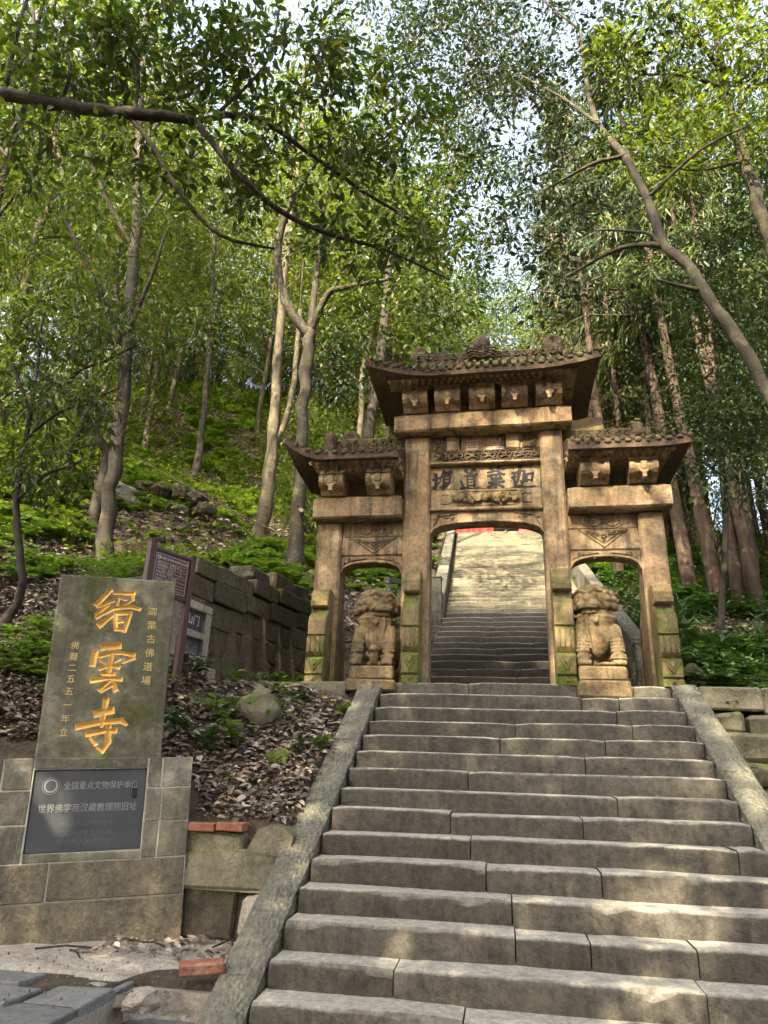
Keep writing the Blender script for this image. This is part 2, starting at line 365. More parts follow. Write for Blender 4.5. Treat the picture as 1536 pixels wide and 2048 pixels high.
M['leaf_cool'] = leafmat('canopy_leaf', [(0.018, 0.03, 0.015), (0.028, 0.042, 0.018), (0.022, 0.035, 0.016), (0.045, 0.055, 0.018)], 0.2, 0.45, (1.2, 1.3, .6), .25)
M['leaf_tan'] = leafmat('browning_conifer_spray', [(0.15, 0.125, 0.055), (0.11, 0.14, 0.05), (0.27, 0.175, 0.11), (0.14, 0.165, 0.06), (0.29, 0.19, 0.125)], 0.35, 0.6)
M['fern'] = leafmat('fern_leaflet', [(0.08, 0.135, 0.026), (0.12, 0.18, 0.034), (0.07, 0.12, 0.024), (0.16, 0.20, 0.045)], 0.42, 0.55)
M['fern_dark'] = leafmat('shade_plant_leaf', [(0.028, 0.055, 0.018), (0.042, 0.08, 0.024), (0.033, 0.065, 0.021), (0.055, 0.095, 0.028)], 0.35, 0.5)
M['bark'] = barkmat('grey_brown_bark', (0.052, 0.043, 0.033), (0.022, 0.019, 0.016), 0.4)
M['bark_dark'] = barkmat('dark_bark', (0.038, 0.03, 0.025), (0.018, 0.015, 0.013), 0.2)
M['bark_pale'] = barkmat('pale_bark', (0.10, 0.083, 0.056), (0.05, 0.042, 0.03), 0.4)
M['bark_red'] = barkmat('red_brown_conifer_bark', (0.07, 0.046, 0.035), (0.033, 0.023, 0.018), 0.25, 22, 1.2)
M['cut'] = plain('cut_wood', (0.17, 0.135, 0.07), 0.8, scale=40)
# ------------------------------------------------------------------ terrain
RISE, RUN, Y_0, Z_0 = 0.15, 0.2475, 4.13, 0.46            # lower flight: nosing k at (Y_0+k*RUN, Z_0+k*RISE)
UR, UT, UY0, UZ0, UN = 0.1445, 0.297, 8.75, 2.705, 52      # upper flight
def ust_z(Y): return UZ0 + (Y-UY0)/UT*UR
PED_P = Vector((-2.2, 5.256, 0.545)); PED_A = R_(28)
CTRL = np.array([
 (-1.7,5.4,1.25),(-2.2,5.45,1.27),(-1.6,6.2,1.72),(-2.4,6.6,2.12),(-2.0,7.2,2.3),(-2.85,6.6,2.36),(-2.7,6.0,1.92),(-3.4,5.7,2.05),(-5.0,6.5,2.83),(-4.2,5.6,2.3),
 (-3.7,7.0,3.72),(-3.15,9.4,4.2),(-5.6,9,4.28),(-3.5,11.5,5.0),(-5.1,14,6.4),(-5.5,12,6.1),(-6.8,13,7.3),(-8.3,17,9.4),(-12,26,18.0),(-8.4,26,17.0),(-7.1,9,5.41),(-6,7.5,4.0),
 (-1.95,9.5,3.2),(-1.95,12,4.5),(-2.1,16,6.5),(-2.4,20,8.5),(-2.6,24,10.4),(-3,30,10.8),(-10,42,20),(-30,30,20),(-30,10,9),(-20,15,11),(-12,8,6.5),(-12,4,4),(-8,4,2.8),(-20,-4,2),(-5,3,1.2),
 (2.1,6.8,1.42),(2.3,5.5,0.8),(2.3,7.25,1.55),(2.9,7.3,1.6),(2.1,7.8,2.48),(2.43,8.5,2.65),(3.2,11,3.6),(3.85,15,5.4),(4.5,14,5.0),(2.2,10,3.3),(2.4,14,5.2),(2.5,18,7.2),(2.5,24,10.3),(6,8,3.0),(8,12,4.2),(8,20,7.5),
 (12,6,2.5),(12,30,12),(30,30,12),(30,10,5),(20,-4,1.5),(5,3,0.9),(3,24,10.4),(0,30,10.6),(0,45,14),(20,45,18),(40,60,22),(-40,60,28),(0,70,20)])
_P = CTRL[:, :2]; _D = np.linalg.norm(_P[:, None]-_P[None], axis=2)
_A = np.zeros((len(_P)+3, len(_P)+3)); _A[:len(_P), :len(_P)] = _D + np.eye(len(_P))*1e-3
_A[:len(_P), -3] = 1; _A[:len(_P), -2:] = _P; _A[-3, :len(_P)] = 1; _A[-2:, :len(_P)] = _P.T
_W = np.linalg.solve(_A, np.concatenate([CTRL[:, 2], [0, 0, 0]]))
def hill(X, Y):
    X = np.asarray(X, float); Y = np.asarray(Y, float); sh = X.shape
    q = np.stack([X.ravel(), Y.ravel()], 1)
    d = np.linalg.norm(q[:, None]-_P[None], axis=2)
    z = d @ _W[:-3] + _W[-3] + q @ _W[-2:]
    return z.reshape(sh)
def ped_side(X, Y):           # signed distance behind the pedestal front
    return -(X-PED_P.x)*math.sin(PED_A) + (Y-PED_P.y)*math.cos(PED_A)
def ground(X, Y):
    X = np.asarray(X, float); Y = np.asarray(Y, float)
    z = hill(X, Y)
    z = z + 0.05*np.sin(X*3.1+Y*1.7)*np.cos(Y*2.3-X*0.9)*np.clip((Y-5)/6, 0.2, 2)
    wallx = -3.2 + (Y-6.78)*0.218                      # dark retaining wall line
    lowz = 2.38 + (Y-6.8)*0.12
    inwall = (X > wallx) & (X < -1.3) & (Y > 6.7) & (Y < 9.6)
    z = np.where(inwall, np.minimum(z, lowz), z)
    stairs_l = (X > -1.5) & (X < 1.8) & (Y < 8.0)
    z = np.where(stairs_l, np.minimum(z, 0.36+(Y-Y_0)*0.606-0.75), z)
    plat = (X > -1.6) & (X < 1.7) & (Y >= 7.6) & (Y < 8.9); z = np.where(plat, np.minimum(z, 2.2), z)
    ul = -1.1 - 0.0433*(Y-12)
    ust = (X > ul-0.15) & (X < 1.8) & (Y >= 8.5) & (Y < UY0+UN*UT)
    z = np.where(ust, np.minimum(z, ust_z(Y)-0.45), z)
    top = (X > -2.6) & (X < 2.6) & (Y >= UY0+UN*UT) & (Y < 34); z = np.where(top, UZ0+UN*UR-0.32, z)
    front = np.where(X > -2.2, Y < 5.33, ped_side(X, Y) < 0.12) & (X < -1.0) & (Y < 7)
    z = np.where(front, np.minimum(z, 0.48), z)
    z = np.where((X > -2.05) & (X < -1.0) & (Y < 4.35), np.minimum(z, 0.2), z)
    z = np.where((Y < 3.55) & (X > -9) & (X < 9), np.minimum(z, 0.0), z)
    z = np.where(Y < 2.5, np.minimum(z, 0.0), z)
    return z
def gz(x, y): return float(ground(np.array([x]), np.array([y]))[0])
gx = np.concatenate([np.linspace(-120, -16, 18)[:-1], np.linspace(-16, -6.5, 24)[:-1], np.linspace(-6.5, 4.5, 150)[:-1], np.linspace(4.5, 16, 30)[:-1], np.linspace(16, 120, 18)])
gy = np.concatenate([np.linspace(-90, 0, 16)[:-1], np.linspace(0, 13, 165)[:-1], np.linspace(13, 34, 75)[:-1], np.linspace(34, 160, 20)])
GX, GY_ = np.meshgrid(gx, gy); GZ = ground(GX, GY_)
nx, ny = len(gx), len(gy)
ii = (np.arange(ny-1)[:, None]*nx + np.arange(nx-1)[None]).ravel()
tag(np_mesh('ground', np.stack([GX.ravel(), GY_.ravel(), GZ.ravel()], 1), np.stack([ii, ii+1, ii+nx+1, ii+nx], 1), M['soil'], sm=True), kind='structure')

# ------------------------------------------------------------------ stair blocks
def step_block(name, x0, x1, yf, zt, depth, h, parent, m, wear=0.012, seg=0.13, slope=0.0, gap=0.004, skew=0.0):
    n = max(2, int((x1-x0)/seg)); xs = np.linspace(x0+gap, x1-gap, n+1); mb = MB(); vs = []
    ph = random.random()*50; dy = random.uniform(-0.008, 0.008); dz = random.uniform(-0.006, 0.006)
    chip = {random.randrange(1, n): random.uniform(.008, .024) for _ in range(n//10)} if n > 5 and wear > .015 else {}
    for k, x in enumerate(xs):
        e = min(k, n-k); rnd = 0.016 if e == 0 else 0.0
        a = abs(n3(x*2.1+ph, zt, 3.1))*1.6*wear + abs(n3(x*7+ph, zt, 9.0))*wear*0.8
        b = n3(x*0.9+ph, 5.0, zt)*0.008; a += chip.get(k, 0)*wear/.014
        Y = yf + dy + rnd + skew*(x-x0); Z = zt + dz + b - rnd*0.6 + slope*(x-x0)
        vs += [(x, Y+0.006, zt-h), (x, Y, Z-0.022-a), (x, Y+0.005+a*0.6, Z-0.007-a*0.7), (x, Y+0.017+a, Z-0.001), (x, Y+0.10, Z), (x, yf+depth, zt+dz+b+0.004), (x, yf+depth, zt-h)]
    fs = []
    for k in range(n):
        for q in range(7):
            q2 = (q+1) % 7; fs.append((k*7+q, k*7+q2, (k+1)*7+q2, (k+1)*7+q))
    fs += [tuple(range(7)), tuple(range(n*7, n*7+7))[::-1]]
    mb.add(vs, fs); o = mb.build(name, m, parent, sm=True)
    o.data.set_sharp_from_angle(angle=R_(38)) if hasattr(o.data, 'set_sharp_from_angle') else None
    return o
low = empty('stone_staircase', (0, Y_0, 0)); tag(low, kind='structure')
low.location = (0, 0, 0)
JP = {0: [925], 1: [787, 1405], 2: [1030, 1180, 1392], 3: [1024], 4: [972, 1205], 5: [941, 1480], 6: [900, 1168], 7: [1238], 8: [936], 9: [1172], 10: [1000, 1212], 11: [1030, 1265], 12: [1232], 13: [1160, 1235]}
for k in range(-3, 14):
    yf, zt = Y_0+k*RUN, Z_0+k*RISE
    xl, xr = -1.32+0.02*max(k, 0)/3.3, 1.66
    js = [at(p, 1950-k*45, yf).x for p in JP.get(k, [])] if k in JP else [random.uniform(-0.5, 0.9)]
    js = [xl] + [j for j in js if xl+0.15 < j < xr-0.15] + [xr]
    for a, b in zip(js[:-1], js[1:]):
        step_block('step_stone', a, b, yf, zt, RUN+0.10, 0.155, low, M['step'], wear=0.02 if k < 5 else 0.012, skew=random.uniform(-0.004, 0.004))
    # broken end pieces against the right kerb
    if 3 <= k <= 9:
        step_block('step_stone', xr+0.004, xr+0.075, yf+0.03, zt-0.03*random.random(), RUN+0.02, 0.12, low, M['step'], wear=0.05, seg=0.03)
# gate platform
plat = empty('gate_platform'); tag(plat, kind='structure')
pj = [-1.62, -0.35, 0.74, 1.3, 1.66]
for a, b in zip(pj[:-1], pj[1:]):
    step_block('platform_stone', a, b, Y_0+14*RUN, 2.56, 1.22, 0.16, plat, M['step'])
for a, b, z0, z1, y in [(-2.42, -1.64, 2.33, 2.555, 7.52), (1.92, 2.5, 2.33, 2.55, 7.56), (2.5, 3.4, 2.30, 2.56, 7.6)]:
    mb = MB(); mb.bbox(a, b-0.01, y, 8.75, z0, z1, 0.018, 0.012); mb.build('platform_stone', M['rock'], plat)
mb = MB(); mb.bbox(-2.40, -1.64, 8.0, 8.75, 2.2, 2.548, 0.01); mb.build('platform_stone', M['rock'], plat)

# kerbs: sloping chiselled stones either side of the lower flight
def kerb(name, label, xi_b, xi_t, xo_b, xo_t, joints):
    root = empty(name); tag(root, label, 'kerb')
    def zt(y): return 0.405+(y-4.13)*0.6215
    def X(b, t, y): return b+(t-b)*(y-4.13)/3.46
    for y0, y1 in zip(joints[:-1], joints[1:]):
        n = max(3, int((y1-y0)/0.14)); vs = []; ph = random.random()*40; off = random.uniform(-0.008, 0.012)
        for k in range(n+1):
            y = y0+0.004+(y1-y0-0.008)*k/n; z = zt(y)+off - (0.008 if k in (0, n) else 0)
            a, b = X(xi_b, xi_t, y), X(xo_b, xo_t, y); s = 1 if a > b else -1
            j = n3(y*6+ph, 1, 2)*0.007; j2 = n3(y*5+ph, 7, 2)*0.008
            vs += [(a+j, y, z-0.42), (a+j, y, z-0.018), (a-s*0.016+j, y, z-0.002), ((a+b)/2, y, z+0.004+j2*0.5), (b+s*0.016+j2, y, z-0.002), (b+j2, y, z-0.018), (b+j2, y, z-0.42)]
        fs = []
        for k in range(n):
            for q in range(7):
                q2 = (q+1) % 7; fs.append((k*7+q, k*7+q2, (k+1)*7+q2, (k+1)*7+q))
        fs += [tuple(range(7)), tuple(range(n*7, n*7+7))]
        m = MB(); m.add(vs, fs); o = m.build('kerb_stone', M['kerb'], root, sm=True); o.data.set_sharp_from_angle(angle=R_(40))
kerb('sloping_kerb', 'chiselled grey stone kerb sloping along the left of the lower stairs', -1.335, -1.262, -1.57, -1.50, [3.3, 4.33, 5.02, 5.75, 6.55, 7.2, 7.62])
kerb('sloping_kerb', 'chiselled grey stone kerb sloping along the right of the lower stairs', 1.67, 1.665, 1.91, 1.905, [3.3, 4.4, 5.3, 6.25, 6.95, 7.62])

# ------------------------------------------------------------------ upper flight seen through the gate
up = empty('upper_staircase'); tag(up, kind='structure')
for k in range(UN):
    yf, zt = UY0+k*UT, UZ0+k*UR
    xl = -1.0 if k < 12 else -0.95-0.0433*(yf-12); xr = 1.56
    if k < 24:
        js = [xl]; x = xl + random.uniform(0.5, 1.2)
        while x < xr-0.4: js.append(x); x += random.uniform(0.7, 1.3)
        js.append(xr)
    else: js = [xl, random.uniform(-0.4, 0.8), xr]
    for a, b in zip(js[:-1], js[1:]):
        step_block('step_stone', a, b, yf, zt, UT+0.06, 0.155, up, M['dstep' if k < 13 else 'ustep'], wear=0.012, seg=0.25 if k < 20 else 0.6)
zt_top = UZ0+UN*UR
mb = MB(); mb.bbox(-2.7, 2.6, UY0+UN*UT, UY0+UN*UT+9, zt_top-0.2, zt_top, 0.03); tag(mb.build('upper_terrace', M['ustep']), kind='structure')
def ukerb(name, label, xa, ya, xb, yb, w, h, joints, posts):
    root = empty(name); tag(root, label, 'kerb')
    for t0, t1 in zip(joints[:-1], joints[1:]):
        m = MB(); vs = []
        for t in (t0+0.002, t1-0.002):
            y = ya+(yb-ya)*t; x = xa+(xb-xa)*t; z = ust_z(y)+h
            vs += [(x-w/2, y, z-0.9), (x-w/2, y, z-0.012), (x-w/2+0.02, y, z), (x+w/2-0.02, y, z), (x+w/2, y, z-0.012), (x+w/2, y, z-0.9)]
        m.add(vs, [(0,1,2,3,4,5), (11,10,9,8,7,6)] + [(q, (q+1) % 6, 6+(q+1) % 6, 6+q) for q in range(6)]); m.build('kerb_stone', M['kerb'], root)
    for (x, y, w2, z0, z1) in posts:
        m = MB(); m.bbox(x-w2/2, x+w2/2, y-w2/2, y+w2/2, z0, z1-0.05, 0.012); m.build('post', M['kerb'], root)
        m = MB(); m.bbox(x-w2/2-0.012, x+w2/2+0.012, y-w2/2-0.012, y+w2/2+0.012, z1-0.048, z1, 0.018); m.build('post_cap', M['kerb'], root)
ukerb('upper_kerb', 'long pale stone kerb climbing along the left of the upper stairs', -1.10, 12.3, -1.65, 24.2, 0.24, 0.32, [0, .08, .18, .3, .42, .55, .7, .85, 1], [(-1.12, 12.2, 0.2, 3.6, 5.05)])
ukerb('upper_kerb', 'stone kerb and end post behind the right arch of the gate', 1.70, 9.2, 1.70, 24.0, 0.2, 0.42, [0, .1, .22, .36, .5, .66, .83, 1], [(1.68, 9.05, 0.17, 2.4, 3.28)])
# short stone balustrade beside the first landing, left of the upper stairs
bl = empty('stone_balustrade', (0, 0, 0)); tag(bl, 'short stone balustrade seen through the gate beside its left column', 'balustrade')
for a, b in [((-1.75, 10.6, 4.55), (-1.22, 12.0, 4.85)), ((-1.75, 10.6, 4.12), (-1.22, 12.0, 4.42))]:
    m = MB(); m.tube([a, b], 0.06, 4); m.build('rail', M['kerb'], bl)
for t in (0.05, 0.3, 0.55, 0.8):
    x, y = -1.75+0.53*t, 10.6+1.4*t
    m = MB(); m.bbox(x-0.04, x+0.04, y-0.04, y+0.04, 3.4, 4.5+0.3*t, 0.008); m.build('baluster', M['kerb'], bl)
# red hanging cloth and incense burner on the terrace at the top of the stairs
bn = empty('red_banner', (-0.15, 26.2, zt_top)); tag(bn, 'long red banner with yellow lettering at the top of the stairs', 'banner')
def cloth_strip(z0, z1, y, m, name):
    xs = np.linspace(-2.3, 2.4, 60); vs = []
    for x in xs:
        d = 0.03*math.sin(x*9)+0.015*math.sin(x*23); vs += [(x, y+d, z0), (x, y+d, z1), (x, y+d+0.02, z1), (x, y+d+0.02, z0)]
    fs = [(k*4+q, k*4+(q+1) % 4, k*4+4+(q+1) % 4, k*4+4+q) for k in range(59) for q in range(4)]
    mb = MB(); mb.add(vs, fs); return mb.build(name, m, bn, sm=True)
cloth_strip(0.02, 0.42, 0, M['red'], 'cloth'); cloth_strip(0.03, 0.075, -0.05, M['yellow'], 'fringe'); cloth_strip(0.30, 0.325, -0.05, M['yellow'], 'trim'); cloth_strip(0.44, 1.0, 0.25, M['red'], 'cloth')
def text_mesh(name, s, size, m, parent, loc, rot=None, align='CENTER', depth=0.002, mat4=None, spacing=1.0):
    cu = bpy.data.curves.new(name, 'FONT'); cu.body = s; cu.size = size; cu.align_x = align; cu.align_y = 'CENTER'; cu.extrude = depth; cu.space_character = spacing; cu.resolution_u = 3
    o = bpy.data.objects.new(name, cu); COL.objects.link(o)
    dg = bpy.context.evaluated_depsgraph_get(); me = bpy.data.meshes.new_from_object(o.evaluated_get(dg))
    COL.objects.unlink(o); bpy.data.objects.remove(o); me.materials.clear(); me.materials.append(m)
    r = bpy.data.objects.new(name, me); link(r, parent)
    if mat4 is not None: r.matrix_local = mat4
    else:
        r.location = loc; r.rotation_euler = rot or (math.pi/2, 0, 0)
    return r
text_mesh('lettering', '南无阿弥陀佛 佛光普照 广种福田 南无阿弥陀佛', 0.2, M['yellow'], bn, (0, -0.07, 0.19), depth=0.004)
ib = empty('incense_burner', (0.28, 25.0, zt_top)); tag(ib, 'dark iron incense burner in front of the red banner', 'incense burner')
m = MB(); m.lathe([(0.30, 0.16), (0.42, 0.24), (0.48, 0.36), (0.44, 0.5), (0.36, 0.58), (0.46, 0.62), (0.46, 0.66), (0.3, 0.64)], 20); m.build('bowl', M['iron'], ib, sm=True)
for q in range(3):
    t = 2*math.pi*q/3+0.5; m = MB(); m.tube([(0.3*math.cos(t), 0.3*math.sin(t), 0.24), (0.36*math.cos(t), 0.36*math.sin(t), 0.0)], [0.07, 0.05], 8); m.build('leg', M['iron'], ib)
for s in (-1, 1):
    m = MB(); m.tube([(s*0.44, 0, 0.6), (s*0.56, 0, 0.72), (s*0.58, 0, 0.9), (s*0.46, 0, 0.92)], 0.035, 6); m.build('handle', M['iron'], ib)

# ------------------------------------------------------------------ walls of laid stones
def rock_block(m, x0, x1, y0, y1, z0, z1, j=0.02, b=0.03, M4=None):
    m.bbox(x0, x1, y0, y1, z0, z1, b, j, M4)
rw = empty('retaining_wall', (-3.2, 6.78, 2.3), math.atan2(2.6, 0.57)); tag(rw, 'dark mossy stone retaining wall between red notice board and gate', 'wall')
zc = [2.15, 2.50, 2.78, 3.05, 3.32, 3.56, 3.76]
for k in range(6):
    x = (-.75, -.75, -.75, -.72, -.15, .05)[k]
    while x < 2.75:
        w_ = random.uniform(0.4, 0.75); x1 = min(x+w_, 2.8)
        rise = 0.16*max(x, 0)/2.6                            # courses climb a little with the ground
        m = MB(); rock_block(m, x+0.003, x1-0.003, random.uniform(-0.03, 0.015), 0.4, zc[k]-2.3+rise+0.006, zc[k+1]-2.3+rise-0.004, 0.010, 0.014); m.build('wall_stone', M['wall'], rw)
        x = x1
m = MB(); m.box(-.1, 2.75, 0.08, 0.38, -0.2, 1.25); m.build('wall_core', M['soil'], rw)
# coping blocks at the far end beside the gate
for x, w_, h in [(1.3, 0.5, 0.2), (1.85, 0.55, 0.26), (2.42, 0.4, 0.22)]:
    m = MB(); rock_block(m, x, x+w_-0.02, 0.1, 0.5, 1.52+0.05*x/2, 1.52+h+0.05*x/2, 0.02, 0.03); m.build('wall_stone', M['wall'], rw)
# low wall between the pedestal and the left kerb
lw = empty('low_wall', (0, 0, 0)); tag(lw, 'low rough stone wall holding the leaf slope between pedestal and kerb', 'wall')
def lwp(px, py): p = at(px, py, 5.28); return p.x, p.z
for name, mt, x0, y0, x1, y1, dep in [('wall_stone', 'rock', 340, 1662, 487, 1703, .3), ('wall_stone', 'rock', 340, 1706, 556, 1770, .33), ('wall_stone', 'wall', 350, 1778, 474, 1868, .3), ('wall_stone', 'concrete', 476, 1790, 545, 1872, .34)]:
    a, b = lwp(x0, y1), lwp(x1, y0); m = MB(); rock_block(m, a[0], b[0], 5.27+random.uniform(-.02, .02), 5.27+dep, a[1], b[1], 0.028, 0.02); m.build(name, M[mt], lw)
a = lwp(487, 1705); b = lwp(590, 1650)
m = MB(); m.prism([(a[0]+.02, a[1]), (b[0]-.02, a[1]-.01), (b[0]-.0, a[1]+.12), (b[0]-.07, b[1]-.02), (b[0]-.16, b[1]), (a[0]+.10, b[1]-.04)], 5.25, 5.6); o = m.build('wall_stone', M['rock'], lw)
for x0, x1 in ((372, 433), (435, 490)):
    a, b = lwp(x0, 1661), lwp(x1, 1646); m = MB(); m.bbox(a[0], b[0], 5.24, 5.36, a[1], b[1], 0.006, 0.003); m.build('brick', M['brick'], lw)
a, b = lwp(345, 1776), lwp(540, 1769); m = MB(); m.bbox(a[0], b[0], 5.29, 5.5, a[1], b[1], 0.01, 0.006); m.build('mortar_bed', M['mortar'], lw)
# step courses left of the platform and rubble right of the right kerb
cw = empty('stone_courses', (0, 0, 0)); tag(cw, 'half buried stone courses under the left end of the gate platform', 'wall')
for x0, x1, z0, z1, y in [(-2.3, -1.95, 2.12, 2.30, 7.35), (-1.94, -1.5, 2.1, 2.30, 7.33), (-2.05, -1.5, 1.93, 2.07, 7.08), (-1.85, -1.52, 1.6, 1.72, 6.55)]:
    m = MB(); rock_block(m, x0, x1, y, y+0.35, z0, z1, 0.018, 0.025); m.build('wall_stone', M['rock'], cw)
rr = empty('rubble_wall', (0, 0, 0)); tag(rr, 'rough rubble wall right of the right stair kerb', 'wall')
for x0, x1, z0, z1, y in [(1.95, 2.3, 2.12, 2.30, 7.45), (2.31, 3.1, 2.08, 2.29, 7.5), (1.98, 2.7, 1.86, 2.10, 7.35), (2.72, 3.4, 1.84, 2.06, 7.4), (1.95, 2.35, 1.62, 1.84, 7.1), (2.38, 3.2, 1.6, 1.82, 7.15), (2.0, 2.3, 1.38, 1.55, 6.7)]:
    m = MB(); rock_block(m, x0, x1, y, y+0.4, z0, z1, 0.03, 0.035); m.build('wall_stone', M['rock'], rr)
# ------------------------------------------------------------------ the stone gate
gate = empty('stone_gate', (-0.15, 7.95, 2.56)); tag(gate, 'weathered sandstone memorial gate with three arches and three tiled roofs', 'gate')
gate_inv = Matrix.Translation((0.15, -7.95, -2.56))
GY = 7.95
def gp(mb, name, m, parent=None, sm=False, kind=None):
    """build a gate part from world-space shapes"""
    mb.v = [(x+0.15, y-GY, z-2.56) for x, y, z in mb.v]
    return mb.build(name, m, parent or gate, sm, kind)
def slab(name, x0, x1, y0, y1, z0, z1, mat='gate', b=0.014, j=0.004, parent=None, seg=0):
    m = MB(); m.bbox(x0, x1, y0, y1, z0, z1, b, j); return gp(m, name, M[mat], parent)
for x0, x1, zt in [(-2.20, -1.885, 4.535), (-1.14, -0.815, 5.665), (0.525, 0.80, 5.69), (1.58, 1.86, 4.575)]:
    m = MB(); m.bbox(x0, x1, GY, GY+0.36, 2.55, zt, 0.03, 0.006); gp(m, 'column', M['gate'])
def uneven_beam(x0, x1, y0, y1, z0, z1, dz):
    m = MB(); n = 14; vs = []
    for k in range(n+1):
        x = x0+(x1-x0)*k/n; e = 0.012 if k in (0, n) else 0
        a = n3(x*5, z0, 1)*0.008; b = n3(x*4, z1, 4)*0.008; d = dz*k/n
        vs += [(x, y0+a+e, z0+d+0.02+e), (x, y0+a+e, z1+d-0.025+b-e), (x, y0+0.03, z1+d+b*0.5-e), (x, y1, z1+d-e), (x, y1, z0+d+e), (x, y0+0.025, z0+d+e)]
    fs = [(k*6+q, k*6+(q+1) % 6, k*6+6+(q+1) % 6, k*6+6+q) for k in range(n) for q in range(6)] + [tuple(range(6)), tuple(range(n*6, n*6+6))]
    m.add(vs, fs); o = gp(m, 'lintel', M['gate'], None, True); o.data.set_sharp_from_angle(angle=R_(35)); return o
uneven_beam(-1.26, 0.91, 7.80, 8.40, 5.655, 5.90, 0.035)
uneven_beam(-2.23, -1.145, 7.80, 8.40, 4.53, 4.81, 0.0)
uneven_beam(0.805, 1.95, 7.80, 8.40, 4.57, 4.845, 0.01)

# brackets
def bracket(xc, z0, w=0.32, h=0.31, yf=7.67, mat='gate'):
    root = bpy.data.objects.new('bracket', None); root.empty_display_size = .05
    COL.objects.link(root); root.parent = gate; root.location = (xc+0.15, yf-GY, z0-2.56)
    prof = [(0.42, 0.0), (0.12, 0.0), (0.09, 0.02), (0.07, 0.05), (0.005, 0.075), (-0.03, 0.11), (-0.042, 0.15), (-0.032, 0.19), (-0.004, 0.225), (-0.004, h-0.045), (-0.018, h-0.04), (-0.018, h), (0.42, h)]
    m = MB(); m.prism(prof, -w/2+0.004, w/2-0.004, 'x'); o = m.build('body', M[mat], root); o.data.set_sharp_from_angle(angle=R_(30))
    for x, bw, d in ((-w*0.40, 0.055, 0.012), (0, 0.062, 0.016), (w*0.40, 0.055, 0.012)):      # raised straps
        d *= 1.5; pf = [(y-d, z) for y, z in prof[3:12]]; bk = [(0.1, prof[11][1]-0.002), (0.1, 0.03)]
        m = MB(); m.prism(pf+bk, x-bw/2, x+bw/2, 'x'); m.build('strap', M[mat], root)
    for s in (-1, 1):                                                                       # curling lip under the bulge
        pts = []
        for t in np.linspace(0, 1, 9):
            x = s*(0.03+t*(w/2-0.05)); z = 0.095+0.035*math.sin(t*math.pi)+(0.03*t); pts.append((x, -0.022+0.02*t, z))
        m = MB(); m.tube(pts, [0.022]*8+[0.010], 6); m.build('scroll', M[mat], root)
    m = MB(); m.prism([(-0.045, 0.10), (0.045, 0.10), (0.05, 0.085), (0.022, 0.06), (0.022, 0.01), (-0.022, 0.01), (-0.022, 0.06), (-0.05, 0.085)], -0.045, 0.05, 'y'); m.build('tongue', M[mat], root)
    return root
for k, x in enumerate((-0.985, -0.585, -0.16, 0.235, 0.645)):
    bracket(x, 5.905+0.03*(k/4), mat='gate')
bracket(-1.985, 4.81, w=.30, h=.27); bracket(-1.41, 4.81, w=.30, h=.27); bracket(1.105, 4.855, w=.33, h=.27); bracket(1.64, 4.86, w=.32, h=.27)

